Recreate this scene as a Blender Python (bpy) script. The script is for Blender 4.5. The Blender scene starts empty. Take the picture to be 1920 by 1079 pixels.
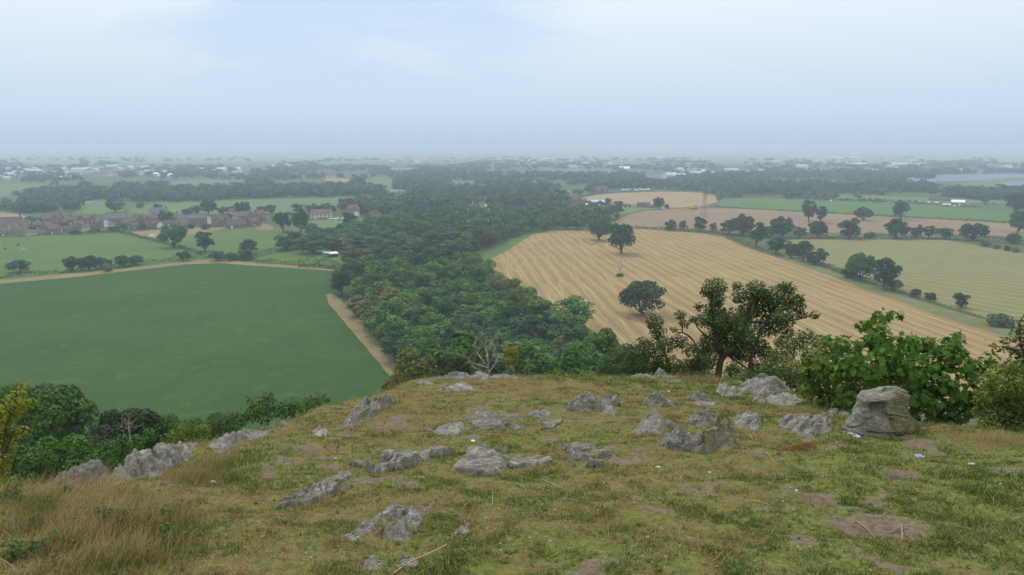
import bpy, bmesh, math, random
import numpy as np
from mathutils import Vector, Matrix
R = math.radians
scene = bpy.context.scene
COL = scene.collection
rng = np.random.default_rng(11)
random.seed(5)

# ---------------------------------------------------------------- camera model (metres; plain at z = 0)
CAMZ, FPX, PITCH = 80.0, 1400.0, R(10.82)
CP, SP = math.cos(PITCH), math.sin(PITCH)
def ray(px, py):
    x = (px - 960) / FPX; y = (py - 539.5) / FPX
    return np.array([x, CP - y * SP, -SP - y * CP])
def G(px, py, z=0.0):
    d = ray(px, py); t = (z - CAMZ) / d[2]
    return np.array([d[0] * t, d[1] * t, z])
def Dp(px, py, z=0.0):
    return (z - CAMZ) / ray(px, py)[2]
def P(px, py, t):
    d = ray(px, py) * t
    return np.array([d[0], d[1], CAMZ + d[2]])

# ---------------------------------------------------------------- noise
def _hash(ix, iy, iz, seed):
    h = (ix * 374761393 + iy * 668265263 + iz * 2147483647 + int(seed) * 974711) & 0xffffffff
    h = ((h ^ (h >> 13)) * 1274126177) & 0xffffffff
    h = ((h ^ (h >> 16)) * 2246822519) & 0xffffffff
    return ((h ^ (h >> 15)) & 0xffff) / 65535.0
def vnoise(p, seed=0):
    p = np.asarray(p, float)
    if p.shape[-1] == 2:
        i = np.floor(p); f = p - i; f = f * f * (3 - 2 * f); i = i.astype(np.int64); z = np.zeros_like(i[..., 0]); out = 0
        for dx in (0, 1):
            for dy in (0, 1):
                out = out + (f[..., 0] if dx else 1 - f[..., 0]) * (f[..., 1] if dy else 1 - f[..., 1]) * _hash(i[..., 0] + dx, i[..., 1] + dy, z, seed)
        return out * 2 - 1
    i = np.floor(p); f = p - i; f = f * f * (3 - 2 * f); i = i.astype(np.int64)
    out = 0
    for dx in (0, 1):
        for dy in (0, 1):
            for dz in (0, 1):
                w = (f[..., 0] if dx else 1 - f[..., 0]) * (f[..., 1] if dy else 1 - f[..., 1]) * (f[..., 2] if dz else 1 - f[..., 2])
                out = out + w * _hash(i[..., 0] + dx, i[..., 1] + dy, i[..., 2] + dz, seed)
    return out * 2 - 1
def fbm(p, seed=0, octv=4, lac=2.1, gain=.5):
    a, s, q = 1.0, 0, np.asarray(p, float)
    for k in range(octv):
        s = s + a * vnoise(q, seed + k * 17); q = q * lac + 7.3; a *= gain
    return s
def ridged(p, seed=0, octv=4):
    a, s, q = 1.0, 0, np.asarray(p, float)
    for k in range(octv):
        s = s + a * (1 - 2 * np.abs(vnoise(q, seed + k * 17))); q = q * 2.13 + 3.1; a *= .5
    return s
def sstep(a, b, x):
    t = np.clip((x - a) / (b - a), 0, 1); return t * t * (3 - 2 * t)

# ---------------------------------------------------------------- terrain
CREST = [(-500, 960), (-200, 925), (0, 905), (110, 903), (235, 872), (345, 826), (420, 798), (480, 788), (560, 768), (610, 754), (700, 735), (770, 719), (830, 711),
         (900, 709), (970, 709), (1040, 704), (1130, 702), (1200, 705), (1260, 711), (1330, 715), (1430, 720), (1500, 742),
         (1560, 768), (1640, 786), (1750, 806), (1850, 818), (1920, 826), (2150, 850), (2500, 880)]
EYE, SLP = 2.0, .21
_cf = []
for (cx, cy) in CREST:
    cy += float(np.interp(cx, (450, 620, 780), (20, 14, 0)))   # the turf rounds over a little beyond the fitted edge
    d = ray(cx, cy); sl = -d[2] / d[1]
    y = EYE / (sl - SLP); _cf.append((math.atan2(d[0], d[1]), y * math.hypot(d[0] / d[1], 1)))
_cf = [(-math.pi, 45), (-2.2, 30), (-1.3, 14)] + _cf + [(1.3, 14), (2.2, 30), (math.pi, 45)]
_cphi = np.array([c[0] for c in _cf]); _crad = np.array([c[1] for c in _cf])
_kphi = np.array([-math.pi, -1.2, -.6, -.3, -.12, 0, .15, .35, .7, 1.2, math.pi])
_kval = np.array([.3, .45, .46, .46, .3, .26, .28, .4, .45, .45, .3])
def Rc(phi): return np.interp(phi, _cphi, _crad)
PITS = []
def T(x, y, detail=True):
    x = np.asarray(x, float); y = np.asarray(y, float)
    r = np.hypot(x, y); phi = np.arctan2(x, y)
    zt = CAMZ - EYE - SLP * np.where(y > 0, y, y * .25)
    s = np.maximum(r - Rc(phi), 0); k = np.interp(phi, _kphi, _kval)
    z = zt - k * s * s / (s + 1.6)
    q = np.stack([x, y], -1)
    near = 1 - sstep(30, 90, r)
    z = z + fbm(q * .035, 3, 3) * 3.0 * sstep(25, 70, r) * sstep(0, 20, z)
    z = np.maximum(z, 0) + 2.0 * np.maximum(0, 1 - np.abs(z) / 8.0) ** 2
    if detail:
        z = z + near * (fbm(q * .45, 5, 3) * .07 + fbm(q * 1.9, 9, 3) * .028 + fbm(q * 7.0, 15, 2) * .012)
    for (px_, py_, ax, ay, dp) in PITS: z = z - dp * np.exp(-(((x - px_) / ax) ** 2 + ((y - py_) / ay) ** 2) ** 1.6)
    return z
_tc = np.concatenate([np.arange(2.5, 45, .2), np.arange(45, 400, 2.0)])
def H(px, py):
    """first terrain point along the ray through a pixel (hilltop and hillside)"""
    d = ray(px, py)
    def first(t, det):
        g = CAMZ + d[2] * t - T(d[0] * t, d[1] * t, det); i = np.nonzero(g < 0)[0]
        return t[i[0]] if len(i) else None
    t = first(_tc, False)
    if t is None: t = 60.0
    f = first(np.arange(max(2.0, t - 1.2), t + 1.2, .02), True) if t < 45 else t
    t = f if f is not None else t
    if py < 1079 and math.hypot(d[0] * t, d[1] * t) > Rc(math.atan2(d[0], d[1])) + 1.5: return H(px, py + 2)   # looked over the edge: step back onto the turf
    return np.array([d[0] * t, d[1] * t, float(T(d[0] * t, d[1] * t))]), float(t)

_pits = [H(a, b)[0] for a, b in ((1695, 896), (1532, 938), (1075, 996), (560, 848), (610, 862), (1640, 1000), (770, 805))]
for _p, (ax, ay, dp) in zip(_pits, ((.26, .16, .17), (.30, .14, .08), (.34, .14, .05), (.20, .16, .09), (.14, .12, .08), (.5, .22, .05), (.3, .2, .05))): PITS.append((_p[0], _p[1], ax, ay, dp))

# ---------------------------------------------------------------- mesh helpers
class MB:
    """collects verts and faces (numpy blocks or python lists) and links them as ONE mesh object"""
    def __init__(s): s.V = []; s.F = {}; s.n = 0; s.A = []; s.M = {}
    def add(s, V, F, c=None, mi=0):
        V = np.asarray(V, float).reshape(-1, 3)
        if isinstance(F, np.ndarray): groups = {F.shape[1]: F}
        else:
            groups = {}
            for f in F: groups.setdefault(len(f), []).append(f)
        for k, f in groups.items():
            f = np.asarray(f, np.int64) + s.n
            s.F.setdefault((k, mi), []).append(f)
        s.V.append(V); s.n += len(V)
        s.A.append(np.zeros(len(V)) if c is None else np.broadcast_to(np.asarray(c, float), (len(V),)))
        return s
    def mesh(s, name, smooth=False):
        me = bpy.data.meshes.new(name)
        V = np.concatenate(s.V) if s.V else np.zeros((0, 3))
        me.vertices.add(len(V)); me.vertices.foreach_set('co', V.astype(np.float32).ravel())
        loops, starts, mats, off = [], [], [], 0
        for (k, mi), fs in s.F.items():
            f = np.concatenate(fs); loops.append(f.ravel()); starts.append(off + np.arange(len(f)) * k); off += f.size
            mats.append(np.full(len(f), mi, np.int32))
        L = np.concatenate(loops).astype(np.int32); S = np.concatenate(starts).astype(np.int32)
        me.loops.add(len(L)); me.loops.foreach_set('vertex_index', L)
        me.polygons.add(len(S)); me.polygons.foreach_set('loop_start', S)
        me.polygons.foreach_set('material_index', np.concatenate(mats))
        me.polygons.foreach_set('use_smooth', np.full(len(S), bool(smooth)))
        a = me.attributes.new('v', 'FLOAT', 'POINT'); a.data.foreach_set('value', np.concatenate(s.A).astype(np.float32))
        me.update(calc_edges=True)
        return me
    def build(s, name, mat, parent=None, smooth=False, loc=(0, 0, 0)):
        me = s.mesh(name, smooth)
        for m in (mat if isinstance(mat, (list, tuple)) else [mat]): me.materials.append(m)
        return link(name, me, parent, loc)
def link(name, data, parent=None, loc=(0, 0, 0)):
    o = bpy.data.objects.new(name, data); COL.objects.link(o); o.location = loc
    if parent is not None: o.parent = parent
    return o
def tag(o, label=None, cat=None, group=None, kind=None):
    if label: o['label'] = label
    if cat: o['category'] = cat
    if group: o['group'] = group
    if kind: o['kind'] = kind
    return o
def empty(name, loc, rz=0.0):
    o = link(name, None, None, tuple(float(v) for v in loc)); o.rotation_euler = (0, 0, rz); o.empty_display_size = .3
    return o
def copy_tree(o, parent=None):
    c = o.copy(); COL.objects.link(c); c.parent = parent
    for ch in list(o.children): copy_tree(ch, c)
    return c
BOXF = [(0, 3, 2, 1), (4, 5, 6, 7), (0, 1, 5, 4), (1, 2, 6, 5), (2, 3, 7, 6), (3, 0, 4, 7)]
def box(mb, c, s, rz=0.0, v=0.0, mi=0):
    x, y, z = s[0] / 2, s[1] / 2, s[2] / 2
    V = np.array([(-x, -y, -z), (x, -y, -z), (x, y, -z), (-x, y, -z), (-x, -y, z), (x, -y, z), (x, y, z), (-x, y, z)])
    if rz:
        co, si = math.cos(rz), math.sin(rz); V = np.stack([V[:, 0] * co - V[:, 1] * si, V[:, 0] * si + V[:, 1] * co, V[:, 2]], -1)
    mb.add(V + np.asarray(c), BOXF, v, mi)
def tube(mb, pts, rad, n=7, v=0.0, cap=True, mi=0):
    pts = np.asarray(pts, float); rad = np.broadcast_to(np.asarray(rad, float), (len(pts),))
    tan = np.gradient(pts, axis=0); tan /= np.linalg.norm(tan, axis=1)[:, None] + 1e-9
    a = np.array([0.31, .95, .1]) if abs(tan[0][2]) > .8 else np.array([0, 0, 1.0])
    ang = np.arange(n) * 2 * math.pi / n; V = []
    for p, t, r in zip(pts, tan, rad):
        u = np.cross(t, a); u /= np.linalg.norm(u) + 1e-9; w = np.cross(t, u)
        V.append(p + r * (np.cos(ang)[:, None] * u + np.sin(ang)[:, None] * w))
    F = []
    for i in range(len(pts) - 1):
        for j in range(n):
            k = (j + 1) % n; F.append((i * n + j, i * n + k, (i + 1) * n + k, (i + 1) * n + j))
    if cap: F.append(tuple(range(n - 1, -1, -1))); F.append(tuple((len(pts) - 1) * n + j for j in range(n)))
    mb.add(np.concatenate(V), F, v, mi)
def strut(mb, a, b, r, v=0.0, n=4, mi=0): tube(mb, [a, b], [r, r], n, v, True, mi)

# ---------------------------------------------------------------- materials
def newmat(name):
    m = bpy.data.materials.new(name); m.use_nodes = True; nt = m.node_tree; nt.nodes.clear()
    return m, nt, nt.nodes, nt.links
class NT:
    """tiny node-building helper"""
    def __init__(s, nt): s.nt = nt; s.n = nt.nodes; s.l = nt.links
    def node(s, t, **kw):
        o = s.n.new(t)
        for k, v in kw.items(): setattr(o, k, v)
        return o
    def put(s, sock, val):
        if hasattr(val, 'is_linked') or hasattr(val, 'links'): s.l.new(val, sock)
        else: sock.default_value = val
    def noise(s, vec, scale, detail=4, rough=.55, dist=0):
        o = s.node('ShaderNodeTexNoise'); s.put(o.inputs['Vector'], vec); o.inputs['Scale'].default_value = scale
        o.inputs['Detail'].default_value = detail; o.inputs['Roughness'].default_value = rough; o.inputs['Distortion'].default_value = dist
        return o.outputs['Fac']
    def math(s, op, a, b=0.0, clamp=False):
        o = s.node('ShaderNodeMath', operation=op, use_clamp=clamp); s.put(o.inputs[0], a); s.put(o.inputs[1], b); return o.outputs[0]
    def ramp(s, fac, a, b):
        o = s.node('ShaderNodeMapRange', interpolation_type='SMOOTHSTEP'); s.put(o.inputs['Value'], fac)
        o.inputs['From Min'].default_value = a; o.inputs['From Max'].default_value = b; return o.outputs['Result']
    def mix(s, fac, a, b, mode='MIX'):
        o = s.node('ShaderNodeMix', data_type='RGBA', blend_type=mode); s.put(o.inputs[0], fac)
        s.put(o.inputs[6], c4(a) if isinstance(a, tuple) else a); s.put(o.inputs[7], c4(b) if isinstance(b, tuple) else b); return o.outputs[2]
    def attr(s, name): return s.node('ShaderNodeAttribute', attribute_name=name).outputs['Fac']
    def pos(s): return s.node('ShaderNodeNewGeometry').outputs['Position']
    def vmul(s, vec, v):
        o = s.node('ShaderNodeVectorMath', operation='MULTIPLY'); s.put(o.inputs[0], vec); o.inputs[1].default_value = v; return o.outputs[0]
    def rot(s, vec, rz, scale=(1, 1, 1)):
        o = s.node('ShaderNodeMapping'); s.put(o.inputs['Vector'], vec); o.inputs['Rotation'].default_value = (0, 0, rz); o.inputs['Scale'].default_value = scale; return o.outputs[0]
    def bump(s, h, strength=.5, dist=.05):
        o = s.node('ShaderNodeBump'); o.inputs['Strength'].default_value = strength; o.inputs['Distance'].default_value = dist; s.put(o.inputs['Height'], h); return o.outputs[0]
    def out(s, col, rough=.85, normal=None, spec=.25, metal=0.0):
        b = s.node('ShaderNodeBsdfPrincipled'); s.put(b.inputs['Base Color'], c4(col) if isinstance(col, tuple) else col); s.put(b.inputs['Roughness'], rough)
        b.inputs['Specular IOR Level'].default_value = spec; b.inputs['Metallic'].default_value = metal
        if normal is not None: s.put(b.inputs['Normal'], normal)
        o = s.node('ShaderNodeOutputMaterial'); s.l.new(b.outputs[0], o.inputs['Surface']); return b
def c4(c): return (c[0], c[1], c[2], 1.0)
def mat_plain(name, col, rough=.7, var=.15, scale=3.0, metal=0.0, bump=.0):
    m, nt, _, _ = newmat(name); h = NT(nt)
    tc = h.node('ShaderNodeTexCoord').outputs['Object']; n = h.noise(tc, scale, 4)
    d = tuple(c * (1 - var) for c in col); l = tuple(min(1, c * (1 + var)) for c in col)
    h.out(h.mix(h.ramp(n, .3, .7), d, l), rough, h.bump(n, bump, .03) if bump else None, metal=metal)
    return m
def mat_foliage(name, trans=.25):
    """leaf colour from the object's own colour, varied per tree, per lobe and per leaf clump"""
    m, nt, _, _ = newmat(name); h = NT(nt)
    oi = h.node('ShaderNodeObjectInfo'); v = h.attr('v')
    hs = h.node('ShaderNodeHueSaturation'); h.put(hs.inputs['Color'], oi.outputs['Color'])
    h.put(hs.inputs['Value'], h.math('ADD', h.math('MULTIPLY', v, .9), .55)); h.put(hs.inputs['Hue'], h.math('SUBTRACT', .515, h.math('MULTIPLY', v, .03)))
    col = hs.outputs['Color']
    b = h.node('ShaderNodeBsdfPrincipled'); h.put(b.inputs['Base Color'], col); b.inputs['Roughness'].default_value = .6; b.inputs['Specular IOR Level'].default_value = .2
    t = h.node('ShaderNodeBsdfTranslucent'); h.put(t.inputs['Color'], h.mix(1.0, col, (1.0, 1.15, .6), 'MULTIPLY'))
    mx = h.node('ShaderNodeMixShader'); mx.inputs[0].default_value = trans; h.l.new(b.outputs[0], mx.inputs[1]); h.l.new(t.outputs[0], mx.inputs[2])
    o = h.node('ShaderNodeOutputMaterial'); h.l.new(mx.outputs[0], o.inputs['Surface'])
    return m
M_LEAF = mat_foliage('leaf_foliage')
M_BARK = mat_plain('bark', (.055, .045, .035), .9, .4, 4)
M_DEADWOOD = mat_plain('dead_wood', (.36, .33, .29), .85, .25, 2)
M_STRAW = mat_plain('dry_stem', (.36, .28, .15), .8, .2, 5); M_TWIG = mat_plain('grey_twig', (.24, .20, .16), .9, .3, 5); M_RED = mat_plain('dead_fern', (.20, .075, .03), .9, .4, 9)
# ================================================================ ground: one sheet from underfoot to the horizon
def ground_masks(x, y):
    """green grass / dry moss / bare soil over the hilltop; values 0..1"""
    q = np.stack([x, y], -1)
    n1 = fbm(q * .5, 31, 4); n2 = fbm(q * 1.6, 41, 4); n3 = fbm(q * 5.5, 51, 3)
    # pixel-anchored patches seen on this hill: (world x, y, radius x, radius y, weight)
    dirt = sstep(.28, .8, n1 * .35 + n2 * .65 + n3 * .25)
    green = .36 + .42 * fbm(q * .33, 61, 3) + .5 * n2 + .2 * n3 + sstep(.5, 5, x) * .3
    dry = np.clip(.58 - .3 * n1 + .3 * n3 - .12 * sstep(1, 5, x) + sstep(1.0, -4.0, x) * .12, 0, 1)
    for (cx, cy, rx, ry, w) in DIRT_SPOTS:
        e = np.exp(-((x - cx) / rx) ** 2 - ((y - cy) / ry) ** 2); dirt = dirt + w * .75 * e * np.clip(.75 + n2 * .9 + n3 * .6, 0, 2)
    for (cx, cy, rx, ry, w) in GREEN_SPOTS:
        green = green + w * np.exp(-((x - cx) / rx) ** 2 - ((y - cy) / ry) ** 2)
    dirt = np.clip(dirt, 0, 1)
    return np.clip(green, 0, 1), dry, dirt
def spot(px, py, wpx, hpx, w):
    p, t = H(px, py); q, _ = H(px, py - hpx / 2); q2, _ = H(px, py + hpx / 2)
    return (p[0], p[1], max(.08, wpx / 2 / FPX * t), max(.1, abs(q[1] - q2[1]) / 2), w)
DIRT_SPOTS = [spot(*a) for a in [(1500, 935, 110, 30, 1.3), (1695, 898, 64, 22, 2.2), (1200, 942, 70, 40, .9), (1340, 915, 110, 30, 1.0), (1420, 935, 90, 25, .9), (1600, 985, 190, 45, .9), (1700, 1000, 120, 40, .7), (1010, 990, 230, 40, 1.0), (700, 800, 130, 30, .8),
    (790, 790, 90, 26, .9), (960, 745, 110, 26, 1.0), (880, 780, 80, 24, .8), (590, 860, 120, 40, 1.2), (560, 840, 90, 26, 1.2), (650, 880, 110, 40, .8), (1040, 930, 120, 30, .7), (1180, 860, 150, 40, .8), (1240, 880, 170, 50, .8),
    (1560, 800, 120, 30, .8), (1620, 812, 80, 30, 1.2), (1720, 855, 90, 14, 1.0), (1450, 860, 160, 30, .8), (1060, 790, 160, 30, .5), (1480, 820, 120, 30, .6), (680, 950, 160, 60, .6), (880, 1000, 120, 40, .6), (1530, 1055, 200, 40, .6), (1270, 1040, 250, 40, .5)]]
GREEN_SPOTS = [spot(*a) for a in [(1150, 715, 300, 16, .5), (1010, 755, 160, 20, .6), (1560, 830, 260, 40, .5), (1640, 870, 200, 60, .5), (1720, 780, 100, 30, .4), (1850, 900, 240, 160, .4), (1480, 790, 120, 24, .5), (900, 1040, 400, 60, .35), (1650, 930, 300, 60, .3), (1120, 800, 160, 30, .35), (560, 1000, 160, 60, .4), (420, 990, 160, 50, .4), (830, 1060, 300, 40, .4), (1330, 730, 100, 20, .5)]]

def build_ground():
    fine = np.arange(-40.5, 40.51, .14); coarse = np.concatenate([np.arange(-180, -66, 4.5), np.arange(-63, -40.6, .4), fine, np.arange(40.9, 63, .4), np.arange(66, 180, 4.5)])
    phi = np.radians(coarse)
    rs = [0.0, .8, 1.6, 2.4, 3.0, 3.5]
    while rs[-1] < 26: rs.append(rs[-1] * 1.0065)
    while rs[-1] < 260: rs.append(rs[-1] * 1.03)
    while rs[-1] < 13000: rs.append(rs[-1] * 1.12)
    rs = np.array(rs[1:])
    RR, PP = np.meshgrid(rs, phi, indexing='ij')
    X, Y = RR * np.sin(PP), RR * np.cos(PP); Z = T(X, Y)
    nr, na = X.shape
    V = np.stack([X, Y, Z], -1).reshape(-1, 3)
    i, j = np.meshgrid(np.arange(nr - 1), np.arange(na), indexing='ij'); j2 = (j + 1) % na
    F = np.stack([i * na + j, (i + 1) * na + j, (i + 1) * na + j2, i * na + j2], -1).reshape(-1, 4)[:, ::-1]
    mb = MB(); mb.add(V, F)
    c = len(V); mb.add([[0, 0, float(T(0., .01))]], [])
    mb.F.setdefault((3, 0), []).append(np.array([(c, k, (k + 1) % na) for k in range(na)])[:, ::-1])
    me = mb.mesh('ground', True)
    g, d, b = ground_masks(np.append(V[:, 0], 0.), np.append(V[:, 1], 0.))
    rr = np.append(RR.ravel(), 0.)
    for nm, a in (('green', g), ('dry', d), ('dirt', b), ('top', 1 - sstep(0.5, 6, rr - Rc(np.arctan2(np.append(V[:, 0], 0.), np.append(V[:, 1], 0.))))), ('plain', sstep(12, 2, np.append(V[:, 2], 70.)))):
        at = me.attributes.new(nm, 'FLOAT', 'POINT'); at.data.foreach_set('value', a.astype(np.float32))
    m, nt, _, _ = newmat('hill_ground'); h = NT(nt); p = h.pos()
    n1 = h.noise(p, 1.3, 6, .65); n2 = h.noise(p, 14, 6, .7); n3 = h.noise(p, 60, 4, .6); n4 = h.noise(p, 5, 5, .65)
    soil = h.mix(h.ramp(n2, .3, .7), (.10, .080, .055), (.20, .165, .12)); soil = h.mix(h.ramp(n3, .58, .72), soil, (.30, .27, .22))
    moss = h.mix(h.ramp(n2, .3, .7), (.07, .058, .024), (.19, .155, .06)); moss = h.mix(h.ramp(n4, .45, .65), moss, (.15, .13, .03)); moss = h.mix(h.ramp(n3, .5, .7), moss, (.25, .21, .12))
    grass = h.mix(h.ramp(n2, .3, .7), (.07, .095, .02), (.18, .195, .055)); grass = h.mix(h.ramp(n3, .55, .75), grass, (.26, .235, .11))
    col = h.mix(h.ramp(h.math('ADD', h.attr('dry'), h.math('MULTIPLY', h.math('SUBTRACT', n4, .5), 1.2)), .3, .75), grass, moss)
    col = h.mix(h.ramp(h.math('ADD', h.attr('green'), h.math('MULTIPLY', h.math('SUBTRACT', n4, .5), .9)), .45, .85), col, grass)
    col = h.mix(h.ramp(h.math('ADD', h.attr('dirt'), h.math('MULTIPLY', h.math('SUBTRACT', n4, .5), 1.7)), .4, 1.0), col, soil)
    under = h.mix(h.ramp(n1, .35, .65), (.03, .035, .012), (.06, .055, .025))
    nf = h.noise(p, .012, 5, .6); nf2 = h.noise(p, .3, 5, .6)
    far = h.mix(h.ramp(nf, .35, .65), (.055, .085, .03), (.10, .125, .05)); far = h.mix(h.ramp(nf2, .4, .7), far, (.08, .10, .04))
    dist = h.node('ShaderNodeVectorMath', operation='LENGTH'); h.put(dist.inputs[0], p); far = h.mix(h.math('MULTIPLY', h.ramp(dist.outputs['Value'], 2600, 5200), h.math('ADD', h.math('MULTIPLY', nf, .6), .45)), far, (.30, .29, .26))  # pale town land; the paling with distance also paints haze fade into the colour
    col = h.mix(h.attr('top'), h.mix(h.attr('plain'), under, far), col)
    hb = h.math('ADD', h.math('MULTIPLY', n2, .6), h.math('MULTIPLY', n3, .4))
    h.out(col, .95, h.bump(hb, .9, .03), .1)
    me.materials.append(m)
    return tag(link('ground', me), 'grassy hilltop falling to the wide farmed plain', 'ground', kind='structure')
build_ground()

# ================================================================ fields: thin sheets on the plain
FIELD_N = [0]; FIELD_POLYS = []
def mat_field(name, a, b, c=None, stripes=None, grain=1.2, big=.02, bumpy=.3):
    m, nt, _, _ = newmat(name); h = NT(nt); p = h.pos()
    n1 = h.noise(p, big, 5, .6); n2 = h.noise(p, grain, 5, .7); n3 = h.noise(p, grain * .16, 5, .6)
    col = h.mix(h.ramp(n1, .35, .65), a, b)
    col = h.mix(h.math('MULTIPLY', h.ramp(n2, .35, .7), .5), col, tuple(x * .62 for x in a))
    if c: col = h.mix(h.math('MULTIPLY', h.ramp(n3, .52, .7), .65), col, c)
    for (ang, period, width, sc, amt) in (stripes or []):
        w = h.noise(h.rot(p, ang, (.06, .02, 1)), 1.0, 3, .5)
        q = h.rot(p, ang)
        sx = h.node('ShaderNodeSeparateXYZ'); h.put(sx.inputs[0], q)
        ph = h.math('ADD', h.math('DIVIDE', sx.outputs[0], period), h.math('MULTIPLY', h.math('SUBTRACT', w, .5), .9))
        fr = h.math('ABSOLUTE', h.math('SUBTRACT', h.math('FRACT', ph), .5))
        k = h.ramp(h.math('ADD', fr, h.math('MULTIPLY', h.math('SUBTRACT', n2, .5), .12)), .5 - width, .5)
        col = h.mix(h.math('MULTIPLY', k, amt), col, sc)
    h.out(col, .95, h.bump(n2, bumpy, .3), .1)
    return m
def field(name, pts, mat, label, cat='field', sub=1, hole=True):
    """pts: outline as seen in the photograph, laid on the plain and smoothed"""
    FIELD_N[0] += 1
    z = .03 + .012 * FIELD_N[0]
    q = np.array([G(*p)[:2] for p in pts])
    if hole: FIELD_POLYS.append(np.array(pts, float))
    for _ in range(sub):
        n = np.roll(q, -1, 0); q = np.stack([.75 * q + .25 * n, .25 * q + .75 * n], 1).reshape(-1, 2)
    # roughen the edge
    seg = np.roll(q, -1, 0) - q; out = []
    for a, s in zip(q, seg):
        L = np.linalg.norm(s); k = max(1, min(24, int(L / 6)))
        for i in range(k): out.append(a + s * i / k)
    q = np.array(out); d = np.hypot(q[:, 0], q[:, 1]); q = q + np.stack([vnoise(q * .15, 3), vnoise(q * .15, 8)], -1) * np.clip(d * .0016, .3, 2)[:, None]
    # a thin slab with its rim set into the soil
    n = len(q); V = np.concatenate([np.c_[q, np.full(n, z)], np.c_[q, np.full(n, -.6)]])
    ar = (np.roll(q, -1, 0)[:, 1] * q[:, 0] - np.roll(q, -1, 0)[:, 0] * q[:, 1]).sum()
    top = list(range(n)) if ar > 0 else list(range(n - 1, -1, -1))
    F = [tuple(top)] + [((i, (i + 1) % n, n + (i + 1) % n, n + i) if ar < 0 else ((i + 1) % n, i, n + i, n + (i + 1) % n)) for i in range(n)]
    mb = MB(); mb.add(V, F)
    o = mb.build(name, mat)
    return tag(o, label, cat, kind='structure')
def gdir(a, b):
    u = G(*b)[:2] - G(*a)[:2]; return math.atan2(u[1], u[0])
def perp(a, b):  # mapping rotation so that x runs across the rows a-b
    return math.pi / 2 - gdir(a, b)
GREENCROP = mat_field('crop_green', (.032, .082, .016), (.044, .098, .017), (.064, .120, .018), grain=.8)
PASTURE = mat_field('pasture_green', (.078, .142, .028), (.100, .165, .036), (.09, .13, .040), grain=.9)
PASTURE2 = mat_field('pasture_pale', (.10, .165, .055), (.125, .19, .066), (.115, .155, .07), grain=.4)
ROWANG = perp((1440, 487), (1860, 632))
STUBBLE = mat_field('stubble', (.262, .186, .078), (.31, .228, .10), (.225, .160, .072), [(ROWANG, 7.5, .19, (.46, .36, .19), .8), (ROWANG, 3.75, .22, (.17, .118, .052), .7)], grain=1.6)
STUBBLE2 = mat_field('stubble_greening', (.185, .178, .070), (.22, .205, .085), (.12, .165, .045), [(perp((1540, 478), (1900, 530)), 11, .22, (.30, .27, .14), .75), (perp((1540, 478), (1900, 530)), 11.0 / 3, .2, (.115, .14, .045), .6)], grain=1.2)
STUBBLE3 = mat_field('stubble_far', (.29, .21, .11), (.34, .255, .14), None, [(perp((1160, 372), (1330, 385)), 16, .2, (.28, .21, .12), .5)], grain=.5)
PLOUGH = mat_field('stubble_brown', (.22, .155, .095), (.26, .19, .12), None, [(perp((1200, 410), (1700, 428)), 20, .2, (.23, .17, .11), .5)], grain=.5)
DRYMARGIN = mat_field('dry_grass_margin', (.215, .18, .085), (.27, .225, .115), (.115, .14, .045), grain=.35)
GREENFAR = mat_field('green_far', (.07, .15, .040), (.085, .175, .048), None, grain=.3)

field('grass_margin', [(-260, 548), (0, 525), (110, 515), (225, 502), (330, 491), (392, 487), (450, 489), (560, 499), (660, 508), (660, 517), (540, 511), (390, 495), (220, 513), (0, 535), (-260, 560)], DRYMARGIN, 'tan strip of dry grass along the top of the green crop field')
field('crop_field', [(-420, 580), (-260, 556), (0, 532), (120, 522), (225, 510), (390, 492), (470, 498), (636, 509), (700, 515), (660, 560), (616, 556), (640, 600), (690, 655), (752, 726), (830, 800), (760, 930), (-400, 930)], GREENCROP, 'large dark green crop field below the hill')
field('grass_margin', [(606, 556), (622, 548), (652, 574), (694, 620), (740, 676), (800, 724), (860, 760), (800, 790), (752, 730), (700, 668), (652, 612)], DRYMARGIN, 'tawny strip of tall dry grass between green crop and wood')
field('pasture', [(-300, 470), (-100, 452), (0, 443), (120, 437), (212, 436), (300, 455), (345, 468), (384, 480), (340, 492), (225, 505), (0, 526), (-260, 550)], PASTURE, 'bright green pasture with a cow in front of the brick village')
field('pasture', [(345, 428), (480, 424), (560, 432), (640, 436), (600, 455), (545, 470), (480, 487), (420, 486), (384, 479), (300, 454), (305, 440)], PASTURE, 'green pasture between two round trees and the village')
field('dry_meadow', [(240, 436), (262, 433), (312, 430), (440, 424), (410, 432), (300, 450), (275, 446)], DRYMARGIN, 'narrow parched meadow beside the village houses')
field('pasture', [(455, 494), (500, 478), (600, 466), (715, 456), (780, 452), (740, 480), (640, 498), (560, 497)], PASTURE, 'green paddock holding the white roofed field shelter')
field('pasture', [(572, 426), (580, 413), (640, 411), (655, 420), (620, 428)], PASTURE2, 'pale paddock below the parked cars')
field('dry_meadow', [(478, 432), (482, 420), (510, 422), (515, 432)], PLOUGH, 'brown bare patch behind the two dark trees')
field('stubble_field', [(905, 492), (930, 480), (962, 462), (985, 446), (1010, 434), (1053, 427), (1100, 427), (1197, 430), (1280, 435), (1342, 441), (1392, 458), (1445, 478), (1560, 519), (1640, 549), (1720, 578), (1800, 604), (1895, 636), (2010, 676), (1960, 760), (1200, 760), (1120, 640), (1050, 590), (990, 545)], STUBBLE, 'golden harvested stubble field with lone oaks')
field('grass_margin', [(890, 488), (925, 470), (960, 446), (990, 434), (1050, 424), (1054, 428), (1010, 436), (985, 448), (962, 464), (930, 482), (905, 494)], PASTURE, 'green grass edge between wood and golden stubble', hole=False)
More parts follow.
